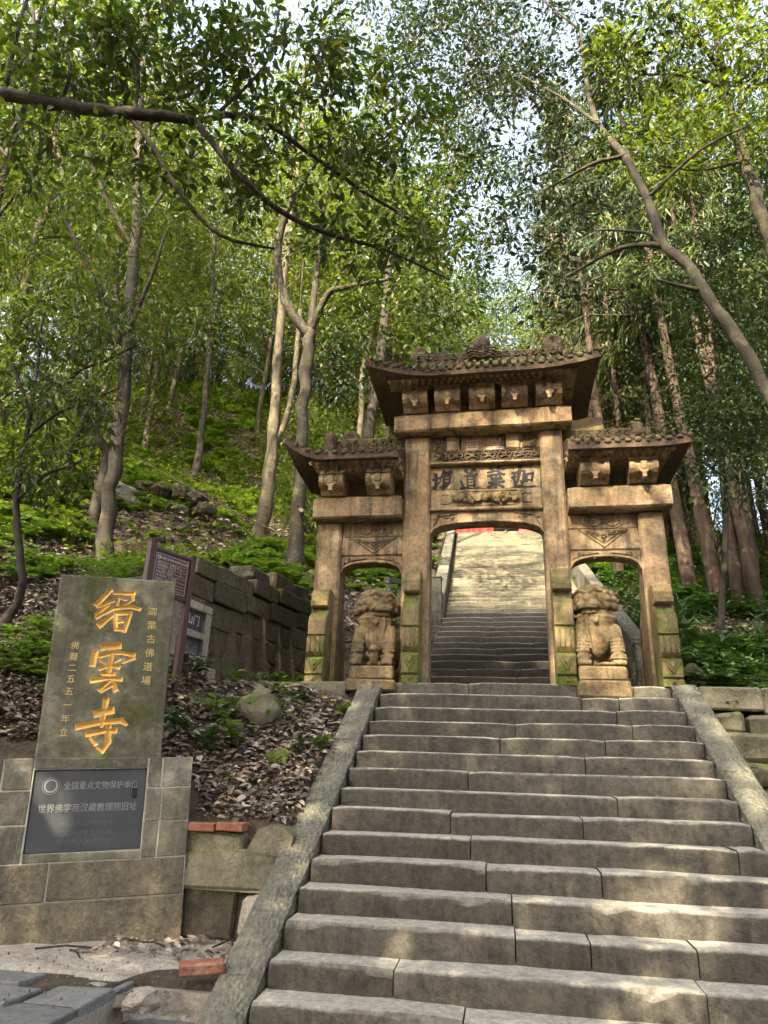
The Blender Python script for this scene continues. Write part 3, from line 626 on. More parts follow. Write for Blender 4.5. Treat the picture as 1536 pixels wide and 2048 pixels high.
# roofs
def roof(x0, x1, yf, yb, ze, zr, lift0, lift1, ur0, ur1, cove_x0, cove_x1, cove_z, tilt=0.0):
    """ur0/ur1: share of the length where the ridge ends; lift: upturn of each corner (None = end built against a column)"""
    root = bpy.data.objects.new('roof', None); root.empty_display_size = .1; COL.objects.link(root); root.parent = gate
    nu, nv = 36, 16; yc = (yf+yb)/2
    def corner(u, v):
        c = 0.0
        if lift0 is not None: c = max(c, lift0*max(0, 1-u*3.4)**2.0*abs(v)**4)
        if lift1 is not None: c = max(c, lift1*max(0, 1-(1-u)*3.4)**2.0*abs(v)**4)
        return c
    def xy(u, v):
        x = x0+(x1-x0)*u; y = yc+(yb-yf)/2*v
        c = corner(u, v); y += 0.25*c*(1 if v > 0 else -1); x += (-0.35*c if u < .5 else 0.35*c); return x, y
    def ztop(u, v):
        h = 0.0
        if lift0 is not None and u < ur0: h = max(h, (ur0-u)/ur0)
        if lift1 is not None and u > ur1: h = max(h, (u-ur1)/(1-ur1))
        a = max(abs(v), h); x = x0+(x1-x0)*u
        return ze+(zr-ze)*(1-a)**1.15+corner(u, v)*(0.4+0.6*a)+tilt*(x-x0)+n3(x*6, v*4, ze)*0.012
    vs = []; 
    for k in range(nu+1):
        for q in range(nv+1):
            u, v = k/nu, -1+2*q/nv; x, y = xy(u, v); vs.append((x, y, ztop(u, v)+0.03))
    nb = len(vs)
    for k in range(nu+1):
        for q in range(nv+1):
            u, v = k/nu, -1+2*q/nv; x, y = xy(u, v); vs.append((x, y, ze-0.085+corner(u, v)*0.95+tilt*(x-x0)+n3(x*5, v*3, 2)*0.008))
    fs = []
    I = lambda k, q: k*(nv+1)+q
    for k in range(nu):
        for q in range(nv):
            fs.append((I(k, q), I(k+1, q), I(k+1, q+1), I(k, q+1))); fs.append((nb+I(k, q), nb+I(k, q+1), nb+I(k+1, q+1), nb+I(k+1, q)))
    for k in range(nu):
        fs.append((I(k, 0), nb+I(k, 0), nb+I(k+1, 0), I(k+1, 0))); fs.append((I(k, nv), I(k+1, nv), nb+I(k+1, nv), nb+I(k, nv)))
    for q in range(nv):
        fs.append((I(0, q), I(0, q+1), nb+I(0, q+1), nb+I(0, q))); fs.append((I(nu, q), nb+I(nu, q), nb+I(nu, q+1), I(nu, q+1)))
    m = MB(); m.add(vs, fs); o = gp(m, 'eave_slab', M['gate_dark'], root, True); o.data.set_sharp_from_angle(angle=R_(40))
    # half-round tiles running down the front slope, with round ends on the eave
    n = int((x1-x0)/0.105)
    for k in range(n):
        u = (k+0.5)/n; vtop = 0.0
        if lift0 is not None and u < ur0: vtop = (ur0-u)/ur0
        if lift1 is not None and u > ur1: vtop = max(vtop, (u-ur1)/(1-ur1))
        if vtop > 0.9: continue
        pts = []
        for t in np.linspace(-vtop-0.02, -1.0, 6):
            x, y = xy(u, t); pts.append((x, y-(0.02 if t == -1 else 0), ztop(u, t)+0.036))
        m = MB(); m.tube(pts, [0.024+random.uniform(-.008, .006)]*6, 8); gp(m, 'roof_tile', M['gate_dark'], root, True).data.set_sharp_from_angle(angle=R_(50))
        x, y = xy(min(1, u+0.5/n), -1.0)
        m = MB(); m.ell((x, y-0.008, ztop(min(1, u+0.5/n), -1)+0.0), (random.uniform(.025, .045), 0.018, random.uniform(.015, .034)), 8, 5); gp(m, 'drip_tile', M['gate_dark'], root, True)
    # cove with rows of diamond studs
    zc0, zc1 = cove_z, ze-0.075; yv0, yv1 = 7.69, yf+0.06
    m = MB(); a0, a1 = cove_x0, cove_x1; d = 0.11; l = 0 if lift0 is None else d; r = 0 if lift1 is None else d
    yb0, yb1 = 8.5, yb-0.1
    m.add([(a0, yv0, zc0), (a1, yv0, zc0+tilt*(a1-a0)), (a1, yb0, zc0), (a0, yb0, zc0), (a0-l, yv1, zc1), (a1+r, yv1, zc1+tilt*(a1-a0)), (a1+r, yb1, zc1), (a0-l, yb1, zc1)],
          [(0,1,5,4), (1,2,6,5), (2,3,7,6), (3,0,4,7), (0,3,2,1), (4,5,6,7)]); gp(m, 'cove', M['gate'], root)
    m = MB(); rows = 3; cols = int((a1-a0)/0.075)
    for rr_ in range(rows):
        for c in range(cols+1):
            t = (rr_+0.5)/rows; u = (c+(0.5 if rr_ % 2 else 0.0))/cols
            if u > 1: continue
            A0, A1 = a0-l*t, a1+r*t; x = A0+(A1-A0)*u; y = yv0+(yv1-yv0)*t; z = zc0+(zc1-zc0)*t+tilt*(x-A0)
            nrm = Vector((0, -(zc1-zc0), yv1-yv0)); nrm = Vector((0, (zc1-zc0)*-1, (yv1-yv0))).normalized()
            tang = Vector((0, yv1-yv0, zc1-zc0)).normalized(); s = 0.036
            c0 = Vector((x, y, z)); ts = tang*((yv1-yv0)**2+(zc1-zc0)**2)**.5/rows*0.62
            m.add([c0+Vector((s, 0, 0)), c0+ts, c0-Vector((s, 0, 0)), c0-ts, c0+nrm*0.045], [(0, 1, 4), (1, 2, 4), (2, 3, 4), (3, 0, 4)])
    gp(m, 'diamond_studs', M['gate'], root, kind='stuff')
    # ridge with scrolls
    rx0 = x0+(x1-x0)*(ur0 if lift0 is not None else 0.0); rx1 = x0+(x1-x0)*(ur1 if lift1 is not None else 1.0)
    m = MB(); m.bbox(rx0, rx1, yc-0.10, yc+0.10, zr-0.06, zr+0.13, 0.02, 0.01); rd = gp(m, 'ridge', M['gate_dark'], root)
    m = MB(); x = rx0+0.09; sgn = 1
    while x < rx1-0.06:
        pts = []
        for t in np.linspace(0, 1, 16):
            a = sgn*t*4.2*math.pi/2+math.pi/2; rr_ = 0.05*(1-0.75*t); pts.append((x+rr_*math.cos(a), yc-0.106, zr+0.05+rr_*math.sin(a)))
        m.tube(pts, 0.010, 5); x += 0.115; sgn = -sgn
    gp(m, 'ridge_scrolls', M['gate_dark'], root, True, kind='stuff')
    return root, yc, rx0, rx1
r1, yc, ra, rb = roof(-1.50, 1.20, 7.40, 8.85, 6.27, 6.80, 0.19, 0.10, 0.16, 0.86, -1.19, 0.86, 6.215, 0.012)
def curl_end(x, z, s, sc_, root, name='ridge_ornament'):
    pts = []
    for t in np.linspace(0, 1, 18):
        a = math.pi*(-0.5)+t*2.6*math.pi; r = 0.15*(1-0.72*t); pts.append((x+s*(r*math.cos(a))*sc_, yc, z+0.13*sc_+r*math.sin(a)*sc_))
    m = MB(); m.tube(pts, [0.07*sc_]*12+[0.055*sc_]*6, 8); m.box(x-0.13*sc_, x+0.13*sc_, yc-0.07, yc+0.07, z-0.08, z+0.06); o = gp(m, name, M['gate_dark'], root); remesh(o, 0.02, 2)
curl_end(-1.0, 6.92, 1, 0.62, r1); curl_end(0.78, 6.93, -1, 0.82, r1)
m = MB(); m.lathe([(0.09, -0.08), (0.10, 0.0), (0.07, 0.03), (0.085, 0.07), (0.12, 0.12), (0.12, 0.2), (0.08, 0.27), (0.03, 0.31)], 14, Matrix.Translation((-0.16, yc, 6.90))); gp(m, 'finial', M['gate_dark'], r1, True)
m = MB()
for s in (-1, 1):
    for k in range(4):
        m.tube([(-0.16+s*0.02*k, yc-0.12, 6.80+0.05*k), (-0.16+s*(0.10+0.02*k), yc-0.13, 6.84+0.04*k), (-0.16+s*(0.17+.01*k), yc-0.11, 6.80+0.045*k)], 0.016, 5)
gp(m, 'ridge_leaves', M['gate_dark'], r1, True, kind='stuff')
r2, yc, ra, rb = roof(-2.46, -1.145, 7.47, 8.8, 5.24, 5.58, 0.22, None, 0.28, 1, -2.13, -1.145, 5.085)
m = MB(); m.lathe([(0.08, -0.05), (0.09, 0.02), (0.06, 0.06), (0.085, 0.12), (0.075, 0.2), (0.02, 0.25)], 12, Matrix.Translation((-2.08, yc-0.25, 5.48))); gp(m, 'finial', M['gate_dark'], r2, True)
curl_end(-1.88, 5.66, 1, 0.7, r2)
r3, yc, ra, rb = roof(0.805, 2.12, 7.47, 8.8, 5.25, 5.58, None, 0.03, 0, 0.80, 0.805, 1.86, 5.13)
m = MB(); m.prism([(0.82, 5.64), (1.30, 5.66), (1.29, 5.84), (1.12, 5.88), (0.95, 5.82), (0.82, 5.81)], yc-0.08, yc+0.08, 'y'); gp(m, 'broken_ridge', M['gate_moss'], r3)
m = MB(); m.lathe([(0.09, -0.06), (0.09, 0.02), (0.06, 0.05), (0.07, 0.11), (0.03, 0.15)], 12, Matrix.Translation((1.70, yc-0.1, 5.62))); gp(m, 'finial', M['gate_dark'], r3, True)

# panels between the centre columns
PY = 8.0
xl, xr = -0.812, 0.522
slab('panel_stone', xl, -0.62, PY, PY+.25, 5.445, 5.65, 'gate'); slab('panel_stone', -0.617, -0.45, PY-.02, PY+.25, 5.445, 5.65, 'gate')
slab('panel_stone', 0.115, 0.285, PY-.02, PY+.25, 5.46, 5.68, 'gate'); slab('panel_stone', 0.288, xr, PY, PY+.25, 5.46, 5.68, 'gate')
slab('edict_panel', -0.447, 0.112, PY+.03, PY+.25, 5.445, 5.675, 'gate')
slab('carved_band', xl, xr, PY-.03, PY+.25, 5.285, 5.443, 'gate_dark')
slab('ledge', xl, xr, PY-.075, PY+.25, 5.25, 5.283, 'gate')
slab('name_panel', xl, xr, PY+.01, PY+.25, 4.93, 5.248, 'gate')
slab('carved_panel', xl, xr, PY-.02, PY+.25, 4.685, 4.928, 'gate')
slab('ledge', xl, xr, PY-.055, PY+.25, 4.645, 4.683, 'gate')
# side panels
slab('cloud_panel', -1.883, -1.142, PY, PY+.22, 4.335, 4.53); slab('triangle_panel', -1.883, -1.142, PY-.02, PY+.22, 4.10, 4.333)
slab('cloud_panel', 0.802, 1.578, PY, PY+.22, 4.385, 4.57); slab('triangle_panel', 0.802, 1.578, PY-.02, PY+.22, 4.125, 4.383)
# arches
def arch(x0, x1, zt, zs, za, y0, y1):
    n = 22; xc = (x0+x1)/2; hw = (x1-x0)/2-0.004
    arc = []
    for k in range(n+1):
        t = math.pi*k/n; c, s = math.cos(t), math.sin(t)
        arc.append((xc+hw*math.copysign(abs(c)**0.82, c), zs+(za-zs)*abs(s)**0.82))
    vs = []; fs = []
    for x, z in arc: vs += [(x, y0, z), (x, y0, zt), (x, y1, z), (x, y1, zt)]
    for k in range(n):
        a, b = k*4, k*4+4
        fs += [(a, b, b+1, a+1), (a+2, a+3, b+3, b+2), (a, a+2, b+2, b), (a+1, b+1, b+3, a+3)]
    m = MB(); m.add(vs, fs); o = gp(m, 'arch_stone', M['gate'])
    m = MB(); m.tube([(x, y0-0.004, z+0.018) for x, z in arc], 0.018, 6); gp(m, 'moulding', M['gate'], o if False else None, True)
    # leaf scroll carving in the two corners
    m = MB(); h = zt-zs
    for s, xe in ((1, x0), (-1, x1)):
        for k in range(5):
            u = 0.05+0.055*k; zz = zt-0.03-0.012*k if k > 1 else zt-0.05-0.05*(1-k)
            pts = []
            for t in np.linspace(0, 1, 9):
                a = t*3.6+k; r = 0.022*(1-0.6*t); pts.append((xe+s*(u+r*math.cos(a)), y0-0.006, zz+r*math.sin(a)))
            m.tube(pts, 0.0075, 5)
        m.tube([(xe+s*0.02, y0-0.004, zs+0.05), (xe+s*0.05, y0-0.006, zs+h*0.45), (xe+s*0.10, y0-0.006, zt-0.06), (xe+s*0.32, y0-0.004, zt-0.03)], 0.008, 5)
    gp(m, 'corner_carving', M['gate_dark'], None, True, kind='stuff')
arch(xl, xr, 4.643, 4.34, 4.50, PY, PY+.2); arch(-1.883, -1.142, 4.098, 3.86, 4.01, PY, PY+.18); arch(0.802, 1.578, 4.123, 3.885, 4.04, PY, PY+.18)

# relief carvings
def spiral(cx, cz, r, turns, s, y, a0=0.0, n=20):
    return [(cx+r*(1-0.8*t)*math.cos(a0+s*t*turns*2*math.pi), y, cz+r*(1-0.8*t)*math.sin(a0+s*t*turns*2*math.pi)) for t in np.linspace(0, 1, n)]
m = MB(); y = PY-.036
for k in range(13):                                            # scrolling flower band
    x = xl+0.07+k*(xr-xl-0.14)/12; s = 1 if k % 2 else -1; cz = 5.365
    m.tube(spiral(x, cz+s*0.012, 0.055, 1.3, s, y-.004, s*1.2), 0.0135, 5)
    for q in range(3): m.ell((x+0.045*math.cos(q*2.1+k), y, cz+0.045*math.sin(q*2.1+k)), (0.024, 0.020, 0.016), 7, 5)
m.tube([(xl+.02, y, 5.43), (xr-.02, y, 5.43)], 0.008, 5); m.tube([(xl+.02, y, 5.297), (xr-.02, y, 5.297)], 0.008, 5)
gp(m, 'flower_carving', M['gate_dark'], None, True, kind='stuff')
for cx, cz in ((-0.715, 5.55), (0.405, 5.572)):                # openwork squares
    m = MB(); y = PY-.004
    for a in range(4):
        for b in range(4):
            m.tube(spiral(cx-0.065+a*0.043, cz-0.065+b*0.043, 0.024, 1.1, 1 if (a+b) % 2 else -1, y, a+b*1.3, 12), 0.010, 5)
    for q in range(4):
        c, s = [(-1, -1), (1, -1), (1, 1), (-1, 1)][q], [(1, -1), (1, 1), (-1, 1), (-1, -1)][q]
        m.tube([(cx+c[0]*.085, y, cz+c[1]*.085), (cx+s[0]*.085, y, cz+s[1]*.085)], 0.006, 5)
    gp(m, 'fret_carving', M['gate_dark'], None, True, kind='stuff')
m = MB(); y = PY-.03                                           # rolling beast and ball relief
for k, (u, r) in enumerate([(0.24, .05), (0.30, .055), (0.36, .048), (0.42, .05), (0.50, .06), (0.58, .045), (0.64, .055), (0.70, .055), (0.76, .045)]):
    x = xl+(xr-xl)*u; m.ell((x, y, 4.80+0.02*math.sin(k*2.2)), (r*1.15, 0.05, r*0.95), 12, 8)
    m.ell((x+0.03, y-0.025, 4.77+0.03*math.cos(k*1.7)), (r*.55, 0.035, r*.5), 9, 6)
for k in range(9): m.tube(spiral(xl+(xr-xl)*(0.27+0.055*k), 4.80+0.035*math.sin(k*1.9), 0.035, 1.2, 1 if k % 2 else -1, y-0.045, k, 12), 0.010, 5)
o = gp(m, 'beast_relief', M['gate_moss'], None, True, kind='stuff')
m = MB(); y = PY-.024
for s, u in ((1, 0.20), (-1, 0.81)):
    x = xl+(xr-xl)*u
    m.tube([(x-s*.13, y, 4.85), (x-s*.06, y, 4.865), (x, y, 4.835), (x+s*.03, y, 4.80), (x, y, 4.765), (x-s*.06, y, 4.735), (x-s*.14, y, 4.745)], 0.009, 5)
for s in (-1, 1):
    m.tube([(xl+(xr-xl)*(0.52+s*0.27), y, 4.72), (xl+(xr-xl)*(0.52+s*0.30), y, 4.80), (xl+(xr-xl)*(0.52+s*0.27), y, 4.88)], 0.012, 5)
m.tube([(xl+(xr-xl)*.22, y, 4.895), (xl+(xr-xl)*.78, y, 4.895)], 0.008, 5); m.tube([(xl+(xr-xl)*.22, y, 4.715), (xl+(xr-xl)*.78, y, 4.715)], 0.008, 5)
gp(m, 'scroll_border', M['gate'], None, True, kind='stuff')
def cloud(cx, cz, w, y):
    m = MB(); h = w*0.19
    for s in (-1, 1):
        m.tube(spiral(cx+s*w*0.22, cz, h*0.75, 1.5, s, y-.004, 0), 0.014, 5); m.tube(spiral(cx+s*w*0.22, cz, h*1.15, 0.9, -s, y-.004, 1.5), 0.012, 5)
        m.tube([(cx+s*w*0.30, y, cz+h*.5), (cx+s*w*0.42, y, cz+h*.25), (cx+s*w*0.5, y, cz), (cx+s*w*0.40, y, cz-h*.35), (cx+s*w*0.28, y, cz-h*.6)], 0.013, 5)
    m.tube([(cx-w*.1, y, cz), (cx+w*.1, y, cz)], 0.009, 5)
    fr = [(-.5, .45), (-.38, .45), (-.38, .95), (.38, .95), (.38, .45), (.5, .45), (.5, -.45), (.38, -.75), (.3, -1.05), (-.3, -1.05), (-.38, -.75), (-.5, -.45), (-.5, .45)]
    m.tube([(cx+a*w*1.02, y, cz+b*h) for a, b in fr], 0.012, 5)
    gp(m, 'cloud_carving', M['gate'], None, True, kind='stuff')
cloud(-1.50, 4.435, 0.43, PY-.004); cloud(1.19, 4.475, 0.42, PY-.004)
def tri(cx, zt, zb, hw, y):
    m = MB(); m.tube([(cx-hw, y, zt), (cx, y, zb), (cx+hw, y, zt)], 0.007, 5); m.tube([(cx-hw*.78, y, zt-.01), (cx, y, zb+.05), (cx+hw*.78, y, zt-.01)], 0.006, 5)
    for k in range(5): m.ell((cx+0.024*math.cos(k*1.257), y, (zt*.62+zb*.38)+0.024*math.sin(k*1.257)), (.015, .012, .015), 8, 5)
    for s in (-1, 1):
        for k in range(3): m.tube(spiral(cx+s*(.07+.055*k), zt-.035-.01*(2-k), .024, 1.2, s, y, k, 12), 0.007, 5)
    m.tube(spiral(cx, zb+.085, .02, 1.2, 1, y), .007, 5)
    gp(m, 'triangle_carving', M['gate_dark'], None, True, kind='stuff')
tri(-1.49, 4.322, 4.125, 0.27, PY-.024); tri(1.19, 4.37, 4.15, 0.27, PY-.024)

# painted characters on the name panel: brush strokes as flat ribbons
def ribbons(mb, strokes, fn, y, lift=0.0):
    for si, st in enumerate(strokes):
        pts = [(fn(a, b), w) for a, b, w in st]; L_, R2 = [], []
        k1 = (fn(100, 0)-fn(0, 0)).length/100
        for k, (p, w) in enumerate(pts):
            d = (pts[min(k+1, len(pts)-1)][0]-pts[max(k-1, 0)][0]); d = Vector((d.x, 0, d.z)).normalized(); nrm = Vector((-d.z, 0, d.x))
            e = d*(w*k1*0.28)*(-1 if k == 0 else 1 if k == len(pts)-1 else 0); h = w*k1/2
            L_.append(p+nrm*h+e); R2.append(p-nrm*h*0.96+e)
        yy = y-0.0004*si-lift
        vs = [(p.x, yy, p.z) for p in L_+R2]+[(p.x, y+0.004, p.z) for p in L_+R2]; n = len(pts)
        fs = []
        for k in range(n-1):
            fs += [(k, k+1, n+k+1, n+k), (2*n+k, 3*n+k, 3*n+k+1, 2*n+k+1), (k, 2*n+k, 2*n+k+1, k+1), (n+k, n+k+1, 3*n+k+1, 3*n+k)]
        fs += [(0, n, 3*n, 2*n), (n-1, 3*n-1, 4*n-1, 2*n-1)]
        mb.add(vs, fs)
fA = lambda a, b: at(855+a/12.8, 920+b/12.8, PY+.01); fB = lambda a, b: at(955+a/11.815, 915+b/11.815, PY+.01)
CH = [
 (fA, 'ink', [[(220,360,90),(215,640,80),(190,735,90)],[(140,520,70),(310,460,45)],[(150,720,80),(360,530,18)],[(420,290,80),(330,490,45)],[(430,350,75),(610,320,90)],[(410,420,60),(420,600,55)],[(400,430,45),(590,390,60)],[(578,400,60),(560,590,60)],[(420,510,26),(560,485,26)],[(420,600,45),(580,590,50)],[(440,620,50),(310,720,25)],[(480,640,42),(360,740,25)],[(530,630,50),(340,820,18)]]),
 (fA, 'inkworn', [[(600,590,50),(650,620,70),(540,790,50)],[(820,380,85),(900,390,75)],[(880,460,100),(830,530,60)]]),
 (fA, 'ink', [[(970,270,90),(1030,340,60)],[(1190,240,100),(1080,360,80)],[(960,410,55),(1270,370,70)],[(1020,440,60),(1025,690,50)],[(1030,420,50),(1230,420,60)],[(1200,420,78),(1200,690,60)],[(1040,505,28),(1180,490,28)],[(1040,580,28),(1180,560,28)],[(1030,660,45),(1200,645,45)],[(860,550,60),(910,690,60)],[(850,740,70),(1000,710,60),(1180,770,70),(1360,690,12)]]),
 (fB, 'ink', [[(240,360,60),(420,320,50)],[(310,250,70),(380,330,80)],[(500,240,90),(470,330,80)],[(460,285,45),(640,275,38)],[(240,440,60),(560,385,60),(640,400,60)],[(300,420,70),(350,510,70)],[(440,400,55),(440,500,55)],[(520,350,70),(530,480,60)],[(330,515,70),(570,490,60)],[(270,595,60),(630,570,70)],[(430,540,90),(430,770,60)],[(370,640,55),(260,720,80)],[(500,640,55),(610,700,80)],[(370,720,25),(430,770,40)]]),
 (fB, 'ink', [[(1000,210,100),(990,350,90),(940,600,45)],[(930,350,70),(1100,310,90),(1090,560,80),(1050,640,45)],[(1020,550,45),(1060,620,60)],[(1150,400,60),(1160,570,60)],[(1150,405,55),(1320,370,70)],[(1310,375,60),(1280,560,60)],[(1160,530,45),(1290,530,50)],[(820,370,60),(920,370,70)],[(890,440,90),(820,490,70)],[(870,520,70),(900,650,70)],[(870,710,70),(960,670,60),(1200,720,80),(1370,660,12)]])]
for fn, mt, st in CH:
    m = MB(); ribbons(m, st, fn, PY+.006); gp(m, 'painted_character', M[mt], kind='stuff')
text_mesh('edict_lettering', '旨 聖', 0.21, M['pinkpaint'], gate, (-0.015, PY+.028-GY, 5.555-2.56), depth=0.001)
for x, s in ((xr-.035, '民國十六年孟冬月吉旦'), (xl+.03, '乾隆歲次壬午')):
    for k, c in enumerate(s): text_mesh('small_lettering', c, 0.026, M['inkworn'], gate, (x+.15, PY+.008-GY, 5.20-2.56-k*0.028), depth=0.001)

# drum stones standing against the columns
def drum(x0, x1, h, mat):
    s = h/1.30; yb = GY-7.60
    pf = [(0.0, 0), (-0.005, 0.07), (0.02, 0.085), (0.02, 0.10), (-0.005, 0.115), (-0.005, 0.30), (0.015, 0.325), (0.05, 0.34), (0.03, 0.36), (0.0, 0.40), (-0.008, 0.5), (0.01, 0.60), (0.035, 0.612), (0.035, 0.622), (0.012, 0.635), (0.008, 0.80),
          (0.03, 0.88), (0.085, 0.93), (0.13, 0.98), (0.135, 1.02), (0.085, 1.02), (0.055, 1.04), (0.05, 1.10), (0.075, 1.125), (0.07, 1.17), (0.09, 1.205), (0.10, 1.25), (0.15, 1.29), (0.22, 1.30), (yb, 1.28), (yb, 0)]
    m = MB(); pf = [(7.60+y, 2.55+z*s) for y, z in pf]
    n = len(pf); e = 0.014
    vs = [(x0+e, y-0.0, z) for y, z in pf]+[(x0, y+0.012 if y < GY-.02 else y, z) for y, z in pf]+[(x1, y+0.012 if y < GY-.02 else y, z) for y, z in pf]+[(x1-e, y, z) for y, z in pf]
    # front, bevel and sides
    fs = []
    for k in range(n):
        k2 = (k+1) % n
        fs += [(n+k, n+k2, k2, k), (k, k2, 3*n+k2, 3*n+k), (3*n+k, 3*n+k2, 2*n+k2, 2*n+k)]
    fs += [tuple(range(n, 2*n)), tuple(range(2*n, 3*n))[::-1]]
    m.add(vs, fs); o = gp(m, 'drum_stone', M[mat], None, True); o.data.set_sharp_from_angle(angle=R_(28))
    m = MB(); xc = (x0+x1)/2; w = (x1-x0)/2; z0 = 2.55
    m.tube([(xc-w*.8, 7.592, z0+.30*s), (xc, 7.588, z0+.15*s), (xc+w*.8, 7.592, z0+.30*s)], 0.011, 5); m.tube([(xc-w*.5, 7.592, z0+.30*s), (xc, 7.588, z0+.22*s), (xc+w*.5, 7.592, z0+.30*s)], 0.008, 5)
    m.ell((xc, 7.595, z0+.045*s), (.02, .012, .02), 8, 5)
    for dx in (-w*.55, 0, w*.55): m.tube([(xc+dx, 7.594, z0+.40*s), (xc+dx, 7.59, z0+.5*s), (xc+dx, 7.603, z0+.59*s)], 0.006, 5)
    gp(m, 'drum_carving', M[mat], None, True, kind='stuff')
drum(-2.13, -1.93, 1.08, 'gate_moss'); drum(-1.07, -0.885, 1.29, 'gate_moss'); drum(0.56, 0.76, 1.30, 'gate_moss'); drum(1.60, 1.80, 1.11, 'gate_moss')
# rear supports of the outer columns
for x0, x1, zt in ((-2.13, -1.93, 3.62), (-1.07, -.885, 3.8), (.56, .76, 3.8), (1.6, 1.8, 3.6)):
    m = MB(); m.prism([(8.31, 2.55), (8.72, 2.55), (8.70, 2.9), (8.62, 3.3), (8.45, zt-.1), (8.31, zt)], x0, x1, 'x'); gp(m, 'rear_brace', M['gate'])

# ------------------------------------------------------------------ guardian lions
def lion(x, y, zb, turn, cub, label, plinths):
    root = empty('lion_statue', (x, y, zb)); tag(root, label, 'lion statue', 'pair of stone guardian lions')
    m = MB()
    m.ell((0, .10, .27), (.235, .21, .28)); m.ell((0, .0, .42), (.235, .19, .24)); m.ell((0, -.06, .33), (.15, .14, .22)); m.ell((0, -.06, .54), (.21, .15, .16))
    for s in (-1, 1):
        m.ell((s*.17, .10, .17), (.085, .17, .17)); m.ell((s*.175, -.02, .05), (.065, .14, .05))
        m.tube([(s*.165, -.07, .43), (s*.178, -.17, .30), (s*.175, -.215, .18), (s*.17, -.225, .06)], [.085, .07, .06, .058], 12)
        m.ell((s*.17, -.255, .05), (.075, .09, .052))
        for k in range(4): m.ell((s*.17-.05+.034*k, -.335, .035), (.019, .03, .03), 8, 6)
        for k in range(4): m.tube([(s*.177+.07*math.cos(a), -.18-.035*(k/4)+.07*math.sin(a), .28-.036*k) for a in np.linspace(math.pi*.9, 2.1*math.pi, 9)], .012, 5)
        for k in range(4): m.ell((s*.172-.06+.04*k, -.282, .105+.008*(k % 2)), (.022, .02, .024), 8, 6)
    # collar, bell and straps
    m.tube([(.218*math.cos(a), -.03+.178*math.sin(a), .555+.012*math.sin(2*a)) for a in np.linspace(0, 2*math.pi, 26)], .013, 6)
    m.ell((.02*turn, -.215, .50), (.03, .025, .035), 10, 7)
    m.tube([(turn*.10, -.20, .62), (turn*.12, -.185, .5), (turn*.10, -.19, .36), (turn*.09, -.19, .2)], .013, 6)
    body = m.build('body', M['lion'], root); remesh(body, 0.009, 1)
    H = Matrix.Translation((turn*.012, -.02, .565)) @ Matrix.Rotation(turn*R_(24), 4, 'Z')
    m = MB()
    m.ell((0, .01, .16), (.235, .19, .175), M=H); m.ell((0, -.09, .19), (.185, .12, .14), M=H); m.ell((0, -.185, .105), (.125, .075, .06), M=H); m.ell((0, -.17, .03), (.10, .06, .035), M=H)
    m.ell((0, -.215, .165), (.05, .045, .04), M=H)
    for s in (-1, 1):
        m.ell((s*.075, -.175, .215), (.04, .035, .035), M=H); m.tube([(s*.02, -.195, .245), (s*.08, -.205, .275), (s*.15, -.14, .255)], .022, 7, M=H)
        m.ell((s*.155, -.02, .30), (.03, .04, .04), M=H); m.tube([(s*.03, -.235, .09), (s*.09, -.22, .105), (s*.13, -.16, .085)], .018, 7, M=H)
    for a in range(9):
        for b in range(5):
            th = R_(-200+a*27.5); ph = R_(-18+b*23)
            p = (.235*math.cos(ph)*math.cos(th), .01+.19*math.cos(ph)*math.sin(th), .16+.175*math.sin(ph))
            if p[1] < -.10: continue
            m.ell(p, (.04, .04, .04), 8, 6, H)
    for k in range(7): m.ell((-.12+.04*k, -.10, .315-.004*abs(k-3)), (.026, .026, .022), 8, 6, H)
    head = m.build('head', M['lion'], root); remesh(head, 0.0085, 1)
    m = MB(); m.tube([H @ Vector(p) for p in ((-.10, -.215, .066), (-.04, -.255, .07), (.04, -.255, .07), (.10, -.215, .066))], .014, 6); m.build('mouth', M['gate_dark'], head, True)
    if cub:
        m = MB(); m.ell((.02, -.25, .10), (.05, .06, .085)); m.ell((.015, -.285, .195), (.05, .045, .045)); m.ell((.015, -.33, .18), (.025, .025, .02))
        m.tube([(.05, -.22, .05), (.09, -.25, .03), (.12, -.24, .05)], .025, 7); m.tube([(-.01, -.26, .10), (-.05, -.28, .12), (-.06, -.27, .16)], .02, 7); m.tube([(.0, -.25, .04), (-.05, -.27, .02)], .025, 7)
        o = m.build('cub', M['lion'], root); remesh(o, .009, 1)
    else:
        m = MB(); m.ell((.17, -.27, .08), (.085, .085, .08), 16, 10)
        m.tube([(.17+.087*math.cos(a), -.27+.087*math.sin(a), .08) for a in np.linspace(0, 2*math.pi, 16)], .008, 5); m.build('ball', M['lion'], root, True)
        m = MB(); m.tube([(-.02, -.27, .03), (.04, -.29, .035), (.10, -.30, .03), (.14, -.29, .015)], .018, 7); m.tube([(0, -.27, .03), (-.06, -.30, .02)], .016, 7); m.build('ribbon', M['lion'], root, True)
    for (x0, x1, y0, y1, z0, z1) in plinths:
        m = MB(); m.bbox(x0-x, x1-x, y0-y, y1-y, z0-zb, z1-zb, .018, .006); m.build('plinth', M['lion'], root)
    return root
lion(-1.405, 7.96, 2.735, 1, True, 'stone guardian lion with a cub, between the left gate columns', [(-1.66, -1.12, 7.55, 8.2, 2.46, 2.585), (-1.63, -1.15, 7.60, 8.15, 2.588, 2.735)])
lion(1.01, 7.86, 2.735, -1, False, 'stone guardian lion with a ball under its paw, right of the opening', [(.745, 1.255, 7.44, 8.05, 2.415, 2.585), (.775, 1.235, 7.50, 8.02, 2.588, 2.735)])
